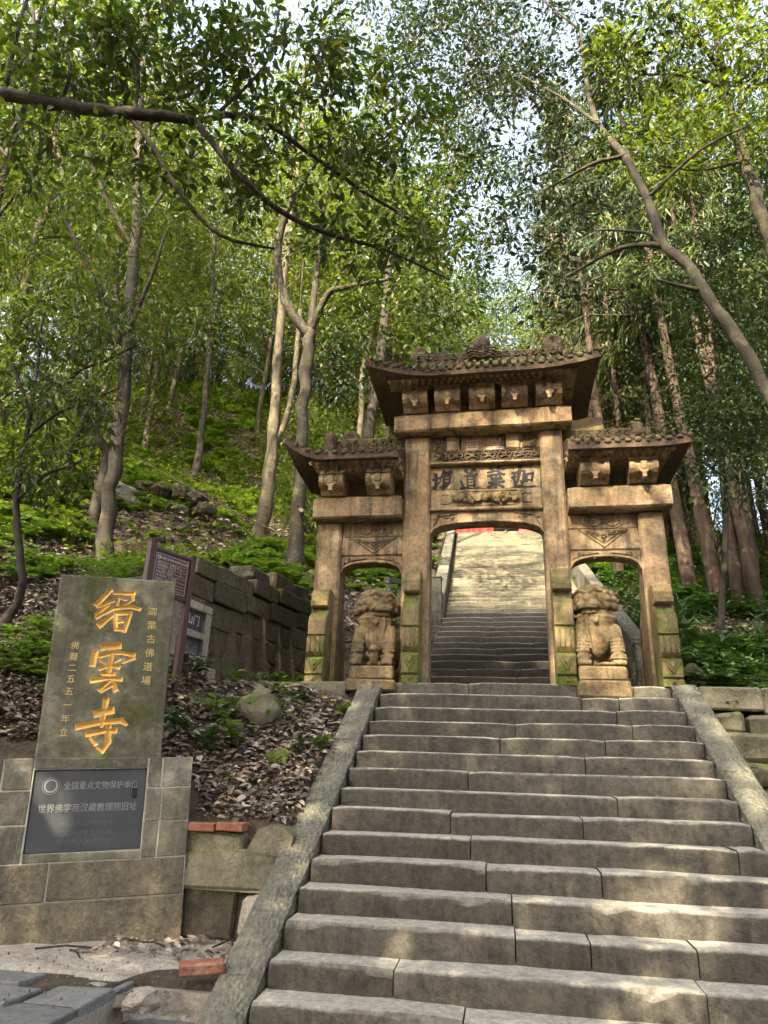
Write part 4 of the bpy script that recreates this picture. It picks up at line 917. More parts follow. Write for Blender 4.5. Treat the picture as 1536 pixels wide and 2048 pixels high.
# ------------------------------------------------------------------ stele and its pedestal
def frame(loc, ry, rz):
    return Matrix.Translation(loc) @ Matrix.Rotation(rz, 4, 'Z') @ Matrix.Rotation(ry, 4, 'Y')
PM = frame(PED_P, R_(-3.2), PED_A); PMI = PM.inverted()
def on_local(px, py, MI, d0=0.0):
    """photograph pixel -> local point on the plane y = d0 of a frame (MI = inverse matrix)"""
    o = MI @ CAMP; d = MI.to_3x3() @ pray(px, py); t = (d0-o.y)/d.y; return o+d*t
ped = empty('stele_pedestal'); ped.matrix_world = PM; tag(ped, 'stepped stone pedestal with slate plaque carrying the tall inscribed stele', 'pedestal')
for a, b, z0, z1 in [(-1.99, -.006, -.06, .528), (-1.99, -.006, 1.056, 1.124), (-1.99, -1.054, .529, 1.055), (-.316, -.006, .529, 1.055)]:
    m = MB(); m.box(a, b, .0025, .40, z0, z1); m.build('mortar', M['mortar'], ped)
m = MB(); m.box(-1.98, -.02, .41, .48, 0, 1.11); m.build('core', M['mortar'], ped)
Hh = [-0.04, .235, .47, .705, .925, 1.13]
blocks = [('base_stone', 'render_base', -2.0, -0.0, -.10, .235, -.012), ('base_stone', 'render_base', -2.0, -.885, .24, .468, -.004), ('base_stone', 'render_base', -.88, -.012, .24, .468, -.004)]
for a, b, z0, z1 in [(-2.0,-1.24,.474,.702), (-1.234,-1.060,.474,.702), (-.310,-.21,.474,.702), (-.204,-.005,.474,.702), (-2.0,-1.060,.708,.922), (-.310,-.204,.708,.922), (-.198,-.005,.708,.922),
                     (-2.0,-1.25,.928,1.13), (-1.244,-1.060,.928,1.13), (-.310,-.215,.928,1.13), (-.209,-.005,.928,1.13), (-1.056,-.314,.474,.525), (-1.056,-.314,1.06,1.13)]:
    blocks.append(('pedestal_stone', 'pedestal', a, b, z0, z1, 0.0))
for nm, mt, a, b, z0, z1, y in blocks:
    m = MB(); m.bbox(a+.003, b-.003, y+random.uniform(-.008, -.001), .50 if b > -.1 or nm == 'base_stone' else .3, z0, z1, .005, .002); m.build(nm, M[mt], ped)
plq = bpy.data.objects.new('plaque', None); COL.objects.link(plq); plq.parent = ped
m = MB(); m.bbox(-1.050, -.318, .016, .06, .531, 1.052, .004); m.build('slate_slab', M['slate'], plq)
def ped_text(s, px0, px1, py, mat, size, y=0.014):
    a, b = on_local(px0, py, PMI, y), on_local(px1, py, PMI, y); c = (a+b)/2
    o = text_mesh('lettering', s, size, M[mat], plq, (c.x, y, c.z), depth=0.0008); w_ = max(v.co.x for v in o.data.vertices)-min(v.co.x for v in o.data.vertices)
    o.scale = ((b-a).length/w_, 1, 1); return o
ped_text('全国重点文物保护单位', 128, 276, 1571, 'etch', .056)
ped_text('世界佛学苑汉藏教理院旧址', 76, 273, 1616, 'etch', .058)
ped_text('中华人民共和国国务院', 118, 225, 1649, 'etchfaint', .042); ped_text('二〇一三年五月公布', 118, 224, 1666, 'etchfaint', .042); ped_text('重庆市人民政府立', 115, 220, 1684, 'etchfaint', .042)
c = on_local(102, 1572, PMI, .014)
m = MB()
for r, w_ in ((.054, .0014), (.041, .0035), (.036, .0025)): m.tube([(c.x+r*math.cos(a), .0145, c.z+r*math.sin(a)) for a in np.linspace(0, 2*math.pi, 28)], w_, 4, cap=False)
m.build('emblem', M['etch'], plq, kind='stuff')
c = on_local(270, 1577, PMI, .014); m = MB(); m.bbox(c.x-.018, c.x+.018, .0145, .0165, c.z-.06, c.z+.05, .0008); m.build('dark_smudge', M['ink'], plq)

# the stele: front face is a fine height field so that the characters are really cut into it
stl = empty('inscribed_stele'); stl.matrix_world = PM; tag(stl, 'tall mossy stone stele with three large gold carved characters', 'stele')
SD = 0.08; sx0, sx1, sz0, sz1 = -1.072, -0.226, 1.13, 2.462
G1 = [[(790,190,95),(500,480,120)],[(520,520,60),(845,395,75)],[(740,480,60),(500,660,90)],[(840,550,70),(500,715,95)],[(810,690,60),(560,870,140)],[(840,250,70),(1240,255,90)],[(1200,260,80),(1215,380,60),(1060,480,45)],[(1080,385,55),(940,340,50),(910,490,55)],
      [(840,545,80),(1150,510,85),(1345,560,80)],[(870,620,75),(880,960,85)],[(860,640,80),(1180,640,85)],[(1160,640,90),(1040,990,90)],[(890,800,60),(1010,800,60)],[(900,950,70),(1030,950,70)]]
G2 = [[(620,230,145),(960,205,135)],[(490,310,120),(430,580,125)],[(560,415,80),(830,345,75),(1010,345,70),(1235,390,110)],[(1225,430,120),(1000,545,15)],[(810,310,85),(765,560,95),(740,720,110)],[(570,480,50),(690,570,50)],[(850,530,40),(960,460,60)],
      [(565,645,95),(760,590,60),(945,625,90)],[(610,745,75),(850,745,80)],[(405,880,100),(760,830,70),(985,850,95)],[(780,870,50),(560,1055,115)],[(600,1080,75),(820,960,65)],[(830,900,60),(880,1065,115)]]
G3 = [[(790,175,125),(750,420,105),(720,560,105),(700,700,75)],[(580,455,150),(915,390,145)],[(225,705,135),(700,620,90),(1080,590,115),(1185,670,65)],[(415,850,105),(800,780,85),(975,780,105)],[(830,690,115),(820,1000,125),(715,1215,40)],[(480,920,50),(590,1050,80)],[(600,1100,35),(720,1170,75)]]
nu, nv = 250, 390
U = np.linspace(sx0, sx1, nu+1); V = np.linspace(sz0, sz1, nv+1); UU, VV = np.meshgrid(U, V); dep = np.zeros_like(UU); own = np.zeros(UU.shape, int)
for gi, (G, ox, oy) in enumerate([(G1, 140, 1160), (G2, 140, 1270), (G3, 130, 1380)], 1):
    for st in G:
        P3 = [on_local(ox+a/9.6, oy+b/9.6, PMI, SD) for a, b, w_ in st]; W3 = [w_/9.6*0.00345 for a, b, w_ in st]
        for k in range(len(st)-1):
            ax, az, bx, bz = P3[k].x, P3[k].z, P3[k+1].x, P3[k+1].z; L_ = math.hypot(bx-ax, bz-az); dx, dz = (bx-ax)/L_, (bz-az)/L_
            t = ((UU-ax)*dx+(VV-az)*dz); d = np.abs(-(UU-ax)*dz+(VV-az)*dx); tt = np.clip(t/L_, 0, 1); w_ = W3[k]+(W3[k+1]-W3[k])*tt
            ea = 0.25*W3[k] if k == 0 else 0.4*W3[k]; eb = 0.25*W3[k+1] if k == len(st)-2 else 0.4*W3[k+1]
            ins = np.minimum(np.minimum(w_/2-d, t+ea), L_+eb-t); ins = np.where(ins > 0, ins, 0)
            own = np.where((ins > 0) & (ins >= dep), gi, own); dep = np.maximum(dep, ins)
surf = np.array([[0.0016*n3(u*14, v*14, 3)+0.0025*n3(u*3, v*3, 8) for u in U] for v in V])
edge = np.minimum(np.minimum(UU-sx0, sx1-UU), sz1-VV); chip = np.clip((0.012-edge)/0.012, 0, 1)**2*0.012
YY = SD+surf+chip+np.minimum(dep*1.0, 0.016)
co = np.stack([UU.ravel(), YY.ravel(), VV.ravel()], 1)
ii = (np.arange(nv)[:, None]*(nu+1)+np.arange(nu)[None]).ravel(); F = np.stack([ii, ii+1, ii+nu+2, ii+nu+1], 1)
fo = own.ravel()[F]; fown = np.where((fo > 0).sum(1) >= 2, fo.max(1), 0)
for gi in range(4):
    Fk = F[fown == gi]; used = np.unique(Fk); remap = np.zeros(len(co), int); remap[used] = np.arange(len(used))
    o = np_mesh('front_face' if gi == 0 else 'gold_character', co[used], remap[Fk], M['stele'] if gi == 0 else M['gold'], stl, sm=True)
    if gi: o['label'] = ['', 'top gold carved character', 'middle gold carved character', 'bottom gold carved character'][gi]
m = MB(); m.add([(sx0, SD+.012, sz0), (sx1, SD+.012, sz0), (sx1+.004, SD+.16, sz0), (sx0, SD+.16, sz0), (sx0, SD+.012, sz1), (sx1, SD+.012, sz1), (sx1, SD+.16, sz1), (sx0, SD+.16, sz1)],
      [(3,2,1,0), (4,5,6,7), (1,2,6,5), (2,3,7,6), (3,0,4,7)]); m.build('body', M['stele'], stl)
def column(s, pts, size, mat='goldthin'):
    for k, c in enumerate(s):
        t = k/(len(s)-1); i = t*(len(pts)-1); a = int(min(i, len(pts)-2)); f = i-a
        px = pts[a][0]+(pts[a+1][0]-pts[a][0])*f; py = pts[a][1]+(pts[a+1][1]-pts[a][1])*f; p = on_local(px, py, PMI, SD-.002)
        text_mesh('small_character', c, size, M[mat], stl, (p.x, SD-.003, p.z), rot=(math.pi/2, random.uniform(-.08, .08), 0), depth=0.001)
column('迦葉古佛道場', [(305, 1224), (301, 1293), (292, 1362)], .070); column('佛曆二五五一年立', [(150, 1292), (140, 1370), (127, 1466)], .062)

# ------------------------------------------------------------------ red notice board
sg = empty('notice_board', (-2.985, 6.3, 2.63), R_(66)); sg.scale = (.88, .88, .88); tag(sg, 'dark red metal notice board on two posts behind the stele', 'notice board')
for x, z1 in ((-.56, 1.085), (0.0, 1.06)):
    m = MB(); m.bbox(x-.035, x+.035, -.03, .035, -.6, z1, .004); p = m.build('post', M['brownmetal'], sg)
    m = MB(); m.bbox(x-.04, x+.04, -.036, .041, z1-.012, z1+.012, .004); m.build('post_cap', M['brownmetal'], p)
m = MB(); m.bbox(-.525, -.035, -.012, .016, .575, 1.0, .003); bd = m.build('board', M['maroon'], sg)
for z0, z1 in ((1.002, 1.035), (.54, .573)):
    m = MB(); m.bbox(-.525, -.035, -.022, .026, z0, z1, .003); m.build('rail', M['brownmetal'], sg)
m = MB()
def bar(x0, x1, z0, z1): m.box(x0, x1, -.0145, -.0125, z0, z1)
for a in ((-.50, -.06, .974, .9775), (-.50, -.06, .595, .5985), (-.50, -.4965, .595, .9775), (-.0635, -.06, .595, .9775)): bar(*a)
for z in (.90, .865, .835, .795, .765, .72, .68, .65, .62): bar(-.485, -.075, z, z+.002)
for x in (-.39, -.23, -.15): bar(x, x+.002, .795, .90)
m.build('printed_lines', M['signwhite'], bd, kind='stuff')
o = text_mesh('title', '北碚区文物安全责任公示牌', .033, M['signwhite'], bd, (-.255, -.0135, .935), depth=.0006)
for k, (z, s) in enumerate([(.882, '文物名称　石山门　保护级别　市级'), (.85, '文物安全责任单位　缙云寺'), (.815, '文物安全责任人　联系电话'), (.78, '文物安全管理人　联系电话'), (.742, '文物行政管理部门　区文化旅游委'), (.70, '公安消防部门　派出所'), (.665, '举报电话　文物安全'), (.635, '监督单位　文物管理所')]):
    text_mesh('print', s, .019, M['signwhite'], bd, (-.48, -.0135, z), align='LEFT', depth=.0004)['kind'] = 'stuff'
m = MB(); m.tube([(-.462+.017*math.cos(a), -.0135, .937+.017*math.sin(a)) for a in np.linspace(0, 2*math.pi, 20)], .006, 4, cap=False); m.build('emblem', M['signwhite'], bd)

# ------------------------------------------------------------------ plaque set on the retaining wall
WM = frame(Vector((-3.2, 6.78, 2.3)), 0, math.atan2(2.6, .57)); WMI = WM.inverted()
wp = empty('wall_plaque'); wp.matrix_world = WM; tag(wp, 'pale stone frame holding two black slate plaques on the retaining wall', 'plaque')
a = on_local(388, 1203, WMI, -.06); b = on_local(421, 1217, WMI, -.06); c = on_local(412, 1337, WMI, -.06)
X1, ZT, ZB = b.x, (a.z+b.z)/2, c.z; X0 = X1-.64; ZM = ZB+(ZT-ZB)*.47
for x0, x1, z0, z1, nm in [(X0, X1, ZT-.085, ZT, 'frame_bar'), (X0, X0+.10, ZB, ZT-.087, 'frame_bar'), (X1-.10, X1, ZB, ZT-.087, 'frame_bar'), (X0+.102, X1-.102, ZM-.035, ZM+.035, 'frame_bar'), (X0+.102, X1-.102, ZB, ZB+.08, 'frame_bar'), (X0-.05, X1+.12, ZB-.14, ZB-.003, 'footing')]:
    m = MB(); m.bbox(x0, x1, -.10 if nm == 'frame_bar' else -.14, .0, z0, z1, .008, .002); m.build(nm, M['frame'], wp)
for z0, z1, nm in ((ZM+.037, ZT-.088, 'upper_slate'), (ZB+.082, ZM-.037, 'lower_slate')):
    m = MB(); m.bbox(X0+.103, X1-.103, -.05, .0, z0, z1, .003); m.build(nm, M['slate'], wp)
xc = (X0+X1)/2; zc_ = (ZM+ZT)/2-.02
text_mesh('lettering', '北碚区文物保护单位', .040, M['etch'], wp, (xc, -.0515, zc_+.12), depth=.0006); text_mesh('lettering', '石山门', .115, M['etchwhite'], wp, (xc, -.0515, zc_), depth=.0006)
text_mesh('lettering', '重庆市北碚区人民政府\n二〇〇九年公布', .032, M['etch'], wp, (xc, -.0515, zc_-.13), depth=.0006)
text_mesh('lettering', '石山门简介', .036, M['etch'], wp, (xc, -.0515, ZM-.085), depth=.0006)
text_mesh('lettering', '\n'.join(['石山门为仿木结构三门四柱石牌坊', '建于明万历三十年坐南向北高六米', '面阔五米额题迦叶道场四字楷书字', '体端庄雄浑门前石狮一对雕刻精美', '造型古朴是缙云山现存重要石刻文', '物之一具有较高的历史艺术价值']), .025, M['etch'], wp, (xc, -.0515, (ZB+ZM)/2-.03), depth=.0004)

# ------------------------------------------------------------------ loose bricks, broken concrete and paving by the pedestal
def brick_at(px, py, z, rz, label, tilt=0.06):
    d = pray(px, py); p = CAMP+d*((z-1.5)/d.z); m = MB(); m.bbox(-.12, .12, -.055, .055, 0, .055, .006, .004); o = m.build('loose_brick', M['brick']); o.location = p; o.rotation_euler = (tilt, -tilt, rz); tag(o, label, 'brick', 'loose bricks'); return o
brick_at(402, 1945, .53, R_(24), 'loose red brick lying askew on the broken concrete')
brick_at(452, 1870, .50, R_(6), 'worn red brick at the foot of the low wall', .02)
# crumbled concrete apron
xs = np.linspace(-4.2, -1.56, 74); ys = np.linspace(3.95, 5.36, 50); AX, AY = np.meshgrid(xs, ys)
AZ = np.array([[.505+.016*n3(x*4, y*4, 1)+.008*n3(x*13, y*13, 4) for x in xs] for y in ys]); brk = np.array([[4.22+.10*n3(x*2.2, 3, 7)+.06*max(0, (x+2.6)) for x in xs] for y in ys]); AZ = np.where(AY < brk, AZ-.045, AZ); AZ = AZ-.22*np.clip((AX+2.12)/.2, 0, 1)*np.clip((4.62-AY)/.4, 0, 1)
ii = (np.arange(49)[:, None]*74+np.arange(73)[None]).ravel(); tag(np_mesh('concrete_apron', np.stack([AX.ravel(), AY.ravel(), AZ.ravel()], 1), np.stack([ii, ii+1, ii+75, ii+74], 1), M['concrete'], sm=True), kind='structure')
pv = empty('paving', (0, 0, 0)); tag(pv, kind='structure')
m = MB(); m.box(-4.8, -2.02, 2.9, 5.2, -.1, .44); m.box(-2.019, -1.585, 2.9, 4.3, -.1, .25); m.box(-2.019, -1.585, 4.301, 5.2, -.1, .44); m.build('paving_bed', M['concrete'], pv)
for x0, x1, y0, y1, z in [(-4.6, -3.3, 3.2, 3.52, .50), (-3.29, -2.45, 3.2, 3.6, .497), (-4.6, -3.05, 3.54, 3.92, .505), (-3.04, -2.35, 3.62, 3.94, .502), (-2.43, -2.03, 2.95, 3.72, .485), (-2.01, -1.60, 3.0, 3.62, .285), (-2.01, -1.60, 3.64, 3.98, .30), (-2.33, -2.03, 3.74, 4.05, .486), (-4.6, -3.4, 3.94, 4.24, .508), (-3.38, -2.5, 3.96, 4.2, .505), (-2.3, -2.03, 4.07, 4.3, .478), (-2.01, -1.60, 4.0, 4.29, .32)]:
    m = MB(); m.bbox(x0, x1, y0, y1, z-.05, z, .006, .008); m.build('paving_slab', M['paver'], pv)
def rock(px, py, Y, r, label, mt='rock', sink=.3, seed=0, name='boulder', group='boulders on the leaf slope'):
    p = at(px, py, Y); bm = bmesh.new(); bmesh.ops.create_icosphere(bm, subdivisions=3, radius=1)
    for v in bm.verts:
        c = v.co.normalized(); n_ = 1+.30*n3(c.x*1.3+seed, c.y*1.3, c.z*1.3)+.10*n3(c.x*4+seed, c.y*4, c.z*4)
        q = Vector((round(c.x*1.6)/1.6, round(c.y*1.6)/1.6, round(c.z*1.6)/1.6)); c = c.lerp(q, .28); v.co = Vector((c.x*r[0], c.y*r[1], c.z*r[2]))*n_
    me = bpy.data.meshes.new(name); bm.to_mesh(me); bm.free(); smooth(me); me.set_sharp_from_angle(angle=R_(35)); me.materials.append(M[mt]); o = bpy.data.objects.new(name, me); COL.objects.link(o)
    o.location = (p.x, p.y, gz(p.x, p.y)+r[2]*(1-sink)*.75) if sink is not None else p; o.rotation_euler = (0, 0, seed); tag(o, label, name.replace('_', ' '), group); return o
rock(520, 1420, 6.6, (.22, .2, .2), 'large angular boulder below the left end of the platform', sink=None, seed=1.3)
rock(562, 1527, 6.15, (.14, .13, .13), 'round moss covered boulder beside the left kerb', 'gate_moss', None, 2.1)
rock(385, 1408, 6.4, (.18, .15, .09), 'low mossy boulder just right of the stele', 'wall', None, 3.7)
rock(470, 1465, 6.35, (.14, .12, .10), 'dark mossy rock in front of the large angular boulder', 'wall', None, 4.4)
rock(98, 1265, 6.6, (.2, .18, .14), 'grey boulder on the slope left of the stele', 'rock', None, 5.2)
rock(285, 2000, 4.08, (.09, .10, .06), 'jagged concrete chunk where the paving drops beside the kerb', 'concrete', None, 9.3, 'concrete_lump', None)
rock(200, 1995, 4.15, (.17, .10, .06), 'broken lump of concrete on the paving', 'concrete', None, 6.0, 'concrete_lump', None)
rock(1452, 1365, 8.3, (.12, .12, .09), 'small sunlit boulder beside the right gate column', 'rock', None, 7.0); rock(1385, 1352, 8.2, (.15, .12, .12), 'mossy boulder against the right outer column', 'wall', None, 8.1)
# ------------------------------------------------------------------ vegetation builders
def unit(a): return a/np.maximum(np.linalg.norm(a, axis=-1, keepdims=True), 1e-9)
def leaf_arrays(P, D, Nn, L, W, fold=0.25, six=False):
    """P base points, D directions, Nn rough normals, L lengths, W half widths -> vertices, triangles"""
    D = unit(D); S = unit(np.cross(D, Nn)); Nn = np.cross(S, D); L = L[:, None]; W = W[:, None]
    if not six:
        V = np.stack([P, P+D*L*.45+S*W+Nn*W*fold, P+D*L-Nn*L*.08, P+D*L*.45-S*W+Nn*W*fold], 1)
        T = np.array([[0, 1, 2], [0, 2, 3]])
    else:
        V = np.stack([P, P+D*L*.28+S*W*.8+Nn*W*fold, P+D*L*.62+S*W*.9+Nn*(W*fold-L*.03), P+D*L-Nn*L*.12, P+D*L*.62-S*W*.9+Nn*(W*fold-L*.03), P+D*L*.28-S*W*.8+Nn*W*fold, P+D*L*.5-Nn*L*.03], 1)
        T = np.array([[0, 1, 6], [1, 2, 6], [2, 3, 6], [3, 4, 6], [4, 5, 6], [5, 0, 6]])
    n = len(P); k = V.shape[1]
    return V.reshape(-1, 3), (T[None]+(np.arange(n)*k)[:, None, None]).reshape(-1, 3)
def cluster_leaves(C, Dc, per, rad, size, width, droop, r, six=False, flat=0.6):
    n = len(C)*per; Ci = np.repeat(C, per, 0); Di = np.repeat(Dc, per, 0)
    off = r.normal(0, 1, (n, 3)); off = unit(off)*(r.random((n, 1))**.6)*rad; off[:, 2] *= 0.75
    D = unit(off)*0.9+Di*0.6+r.normal(0, .45, (n, 3)); D[:, 2] -= droop
    Nn = r.normal(0, flat, (n, 3)); Nn[:, 2] += 1
    L = size*(0.4+1.0*r.random(n)); return leaf_arrays(Ci+off, D, Nn, L, L*width*(0.8+.4*r.random(n)), six=six)
def sample_blob(c, rad, n, r, shell=.45):
    d = unit(r.normal(0, 1, (n, 3))); q = (shell+(1-shell)*r.random((n, 1)))**(1/2.)
    return np.array(c)+d*q*np.array(rad)
def skeleton_twigs(mb, nodes, C, r, rmax=.03, rmin=.005, sag=.1, sides=4):
    """join every leaf clump to the nearest branch, nearest ones first, so twigs fork off twigs"""
    nodes = [np.array(n) for n in nodes]; NA = np.array(nodes)
    d0 = np.min(np.linalg.norm(C[:, None]-NA[None], axis=2), 1); order = np.argsort(d0); DIR = np.zeros_like(C)
    pts = NA.copy()
    for i in order:
        c = C[i]; dd = np.linalg.norm(pts-c, axis=1)+np.maximum(0, pts[:, 2]-c[2])*.35; j = int(np.argmin(dd)); p = pts[j]; l = np.linalg.norm(c-p)
        if l < 1e-4: continue
        m1 = p+(c-p)*.35+np.array([0, 0, .10*l])+r.normal(0, .05*l, 3); m2 = p+(c-p)*.7+np.array([0, 0, .08*l])+r.normal(0, .05*l, 3)
        ra = min(rmax, rmin+.008*l); mb.tube([p, m1, m2, c], [ra, ra*.8, ra*.6, rmin*.6], sides, cap=False)
        DIR[i] = (c-m2)/max(np.linalg.norm(c-m2), 1e-6); pts = np.concatenate([pts, [m1, m2, c]])
    return DIR
def limb_nodes(path, step=.4):
    out = []
    for a, b in zip(path[:-1], path[1:]):
        n = max(1, int((Vector(b)-Vector(a)).length/step)); out += [np.array(a)+(np.array(b)-np.array(a))*k/n for k in range(n)]
    return out+[np.array(path[-1])]
def smooth_path(pts, sub=4):
    P = [np.array(p, float) for p in pts]; out = []
    for k in range(len(P)-1):
        p0, p1, p2, p3 = P[max(k-1, 0)], P[k], P[k+1], P[min(k+2, len(P)-1)]
        for t in np.linspace(0, 1, sub, endpoint=False):
            out.append(.5*((2*p1)+(-p0+p2)*t+(2*p0-5*p1+4*p2-p3)*t*t+(-p0+3*p1-3*p2+p3)*t**3))
    return out+[P[-1]]
def pixel_limb(lst):
    """[(px, py, Y, width in photo pixels)] -> smooth (x, y, z, radius)"""
    P = []
    for px, py, Y, w_ in lst:
        p = at(px, py, Y); P.append((p.x, p.y, p.z, w_*.44*(p-CAMP).dot(_f)/1420))
    return smooth_path(P)
def tree(name, label, limbs, blobs, leaf, barkm, leafm, per=22, rad=.32, size=.13, width=.2, droop=.35, seed=0, group=None, six=False, flat=.6, bumpy=.08, twig=(.03, .004), sides=9, attach=None, dense=1.5):
    """limbs: lists of (x, y, z, r), the first is the trunk; blobs: (centre, radii, clumps)"""
    r = np.random.default_rng(seed); root = empty(name, tuple(limbs[0][0][:3])); tag(root, label, 'tree', group); o3 = np.array(limbs[0][0][:3])
    m = MB(); nodes = []
    for li, L in enumerate(limbs):
        L = [np.array(q) for q in L]; pts = [q[:3]+r.normal(0, bumpy*.3, 3)*min(1, q[3]*6) if 0 < k < len(L)-1 else q[:3] for k, q in enumerate(L)]
        m.tube(pts, [max(q[3], .004)*(1+r.uniform(-bumpy, bumpy)) for q in L], sides if li == 0 else max(5, sides-2))
        if (attach is None and (li > 0 or len(limbs) == 1)) or (attach is not None and li in attach): nodes += [p for p in limb_nodes([tuple(p) for p in pts])]
    if len(limbs) == 1: nodes = nodes[len(nodes)//3:]
    C = np.concatenate([sample_blob(c, rd, int(n*dense), r) for c, rd, n in blobs])
    tw = MB(); DIR = skeleton_twigs(tw, nodes, C, r, twig[0], twig[1])
    m.v = [tuple(np.array(v)-o3) for v in m.v]; tw.v = [tuple(np.array(v)-o3) for v in tw.v]
    t = m.build('trunk', M[barkm], root, True); tw.build('branches', M[barkm if barkm != 'bark_pale' else 'bark'], root, True, kind='stuff')
    V, F = cluster_leaves(C-o3, DIR, per, rad, size, width, droop, r, six, flat)
    np_mesh('crown', V, F, M[leafm], root)
    return root
def blob(px, py, Y, rx, rz, ry, n):
    p = at(px, py, Y); k = (p-CAMP).dot(_f)/1420; return ((p.x, p.y, p.z), (rx*k, ry, rz*k), n)
def trunk_from_ground(lst, extra=.3):
    L = pixel_limb(lst); a = L[0]; z = gz(a[0], a[1]); zb = min(z, a[2]); return [np.array([a[0], a[1], zb-extra, a[3]*1.9]), np.array([a[0], a[1], zb+.03, a[3]*1.55]), np.array([a[0], a[1], zb+.22, a[3]*1.18])]+[q for q in L if q[2] > zb+.3]
# ------------------------------------------------------------------ the trees of the photograph
# near tree on the left whose limb hangs across the top of the picture
L0 = pixel_limb([(-40, 178, 4.9, 34), (100, 205, 5.0, 29), (230, 225, 5.05, 27), (330, 232, 5.15, 24), (392, 243, 5.25, 20)]); s0 = L0[0]
trk = [np.array(q) for q in smooth_path([(s0[0]-1.6, 3.4, -.2, .2), (s0[0]-1.5, 3.5, 1.5, .17), (s0[0]-1.3, 3.8, 3.3, .14), (s0[0]-.9, 4.3, 4.2, .10), tuple(s0)])]
fl = [trk, L0, pixel_limb([(392, 243, 5.25, 15), (470, 230, 5.4, 14), (540, 252, 5.6, 12), (640, 322, 6.0, 10), (740, 392, 6.4, 8), (840, 450, 6.7, 5)]),
      pixel_limb([(392, 243, 5.25, 17), (470, 340, 5.4, 15), (560, 420, 5.7, 13), (650, 465, 6.1, 11), (770, 500, 6.5, 8), (900, 560, 6.8, 4)]),
      pixel_limb([(255, 228, 5.1, 13), (310, 300, 5.2, 12), (360, 385, 5.4, 11), (440, 470, 5.6, 9), (550, 497, 5.9, 6)]), pixel_limb([(10, 175, 4.9, 13), (30, 80, 4.9, 11), (60, -20, 5.0, 8)]),
      pixel_limb([(120, 205, 5, 9), (140, 130, 5.0, 8), (100, 40, 5.1, 6)]), pixel_limb([(270, 225, 5.1, 9), (275, 130, 5.2, 8), (250, 10, 5.3, 6)]), pixel_limb([(420, 238, 5.3, 8), (530, 130, 5.5, 7), (560, 10, 5.6, 5)])]
fb = [blob(130, 110, 5.0, 170, 110, .45, 40), blob(330, 110, 5.2, 190, 120, .5, 50), blob(560, 120, 5.5, 170, 130, .5, 42), blob(330, 290, 5.2, 200, 70, .4, 18), blob(620, 330, 5.9, 200, 110, .5, 26), blob(760, 470, 6.5, 150, 90, .5, 20), blob(760, 240, 6.0, 130, 160, .5, 26), blob(430, 380, 5.5, 120, 70, .3, 8), blob(60, 300, 5.0, 90, 60, .3, 8)]
near = tree('broadleaf_tree', 'dark broadleaf tree reaching a long limb across the top left', fl, fb, None, 'bark_dark', 'leaf_dark', per=15, rad=.20, size=.112, width=.21, droop=.25, seed=3, six=True, flat=.45, attach=(2, 3, 4, 5, 6, 7, 8), twig=(.012, .003), dense=1.9)
near.children[2].name = 'small_leaves'; near.children[2]['kind'] = 'stuff'
# its largest leaves, one by one
lv, lf = leaf_arrays(np.zeros((1, 3)), np.array([[0, 0, -1.]]), np.array([[0, -1., 0]]), np.array([.155]), np.array([.036]), .3, True)
leaf_me = bpy.data.meshes.new('leaf'); leaf_me.from_pydata([tuple(v) for v in lv], [], [tuple(f) for f in lf]); leaf_me.materials.append(M['leaf_dark'])
r = np.random.default_rng(11); tips = np.concatenate([sample_blob(c, rd, max(3, int(n*.24)), r, .3) for c, rd, n in fb]); o3 = np.array(near.location)
for k in range(290):
    c = tips[k % len(tips)]+r.normal(0, .09, 3); o = bpy.data.objects.new('leaf', leaf_me); COL.objects.link(o); o.parent = near; o.location = tuple(c-o3)
    o.rotation_euler = (r.uniform(-1.1, 1.1), r.uniform(-1.1, 1.1), r.uniform(0, 6.28)); s = r.uniform(.6, 1.1); o.scale = (s, s, s)

def dpx(lst, w=None): return pixel_limb(lst)
# tall trunk behind the stele
tree('broadleaf_tree', 'tall tree with brown dappled trunk rising behind the stele', [trunk_from_ground([(203, 1150, 9, 37), (222, 980, 9, 33), (243, 820, 9, 29), (258, 640, 9.0, 26), (270, 480, 9.1, 23), (275, 330, 9.2, 20), (285, 150, 9.3, 14), (300, -50, 9.4, 8)]),
      pixel_limb([(245, 690, 9, 14), (205, 580, 8.6, 11), (160, 500, 8.3, 9), (110, 400, 8, 6)]), pixel_limb([(250, 680, 9, 12), (300, 560, 8.6, 9), (330, 470, 8.4, 6)]), pixel_limb([(268, 500, 9.1, 12), (215, 400, 8.8, 9), (170, 300, 8.7, 6)]), pixel_limb([(270, 470, 9.1, 11), (330, 380, 9.4, 8), (400, 300, 9.6, 5)]), pixel_limb([(278, 300, 9.2, 11), (350, 200, 9.4, 8), (420, 120, 9.5, 5)])],
     [blob(150, 430, 8.6, 170, 150, 1.1, 75), blob(360, 330, 9.4, 150, 130, 1.1, 55), blob(260, 150, 9.3, 260, 120, 1.3, 60), blob(120, 620, 8.4, 130, 90, .9, 45), blob(340, 640, 8.8, 90, 70, .6, 16)], None, 'bark', 'leaf_mid', per=18, rad=.26, size=.14, width=.13, droop=.55, seed=21)
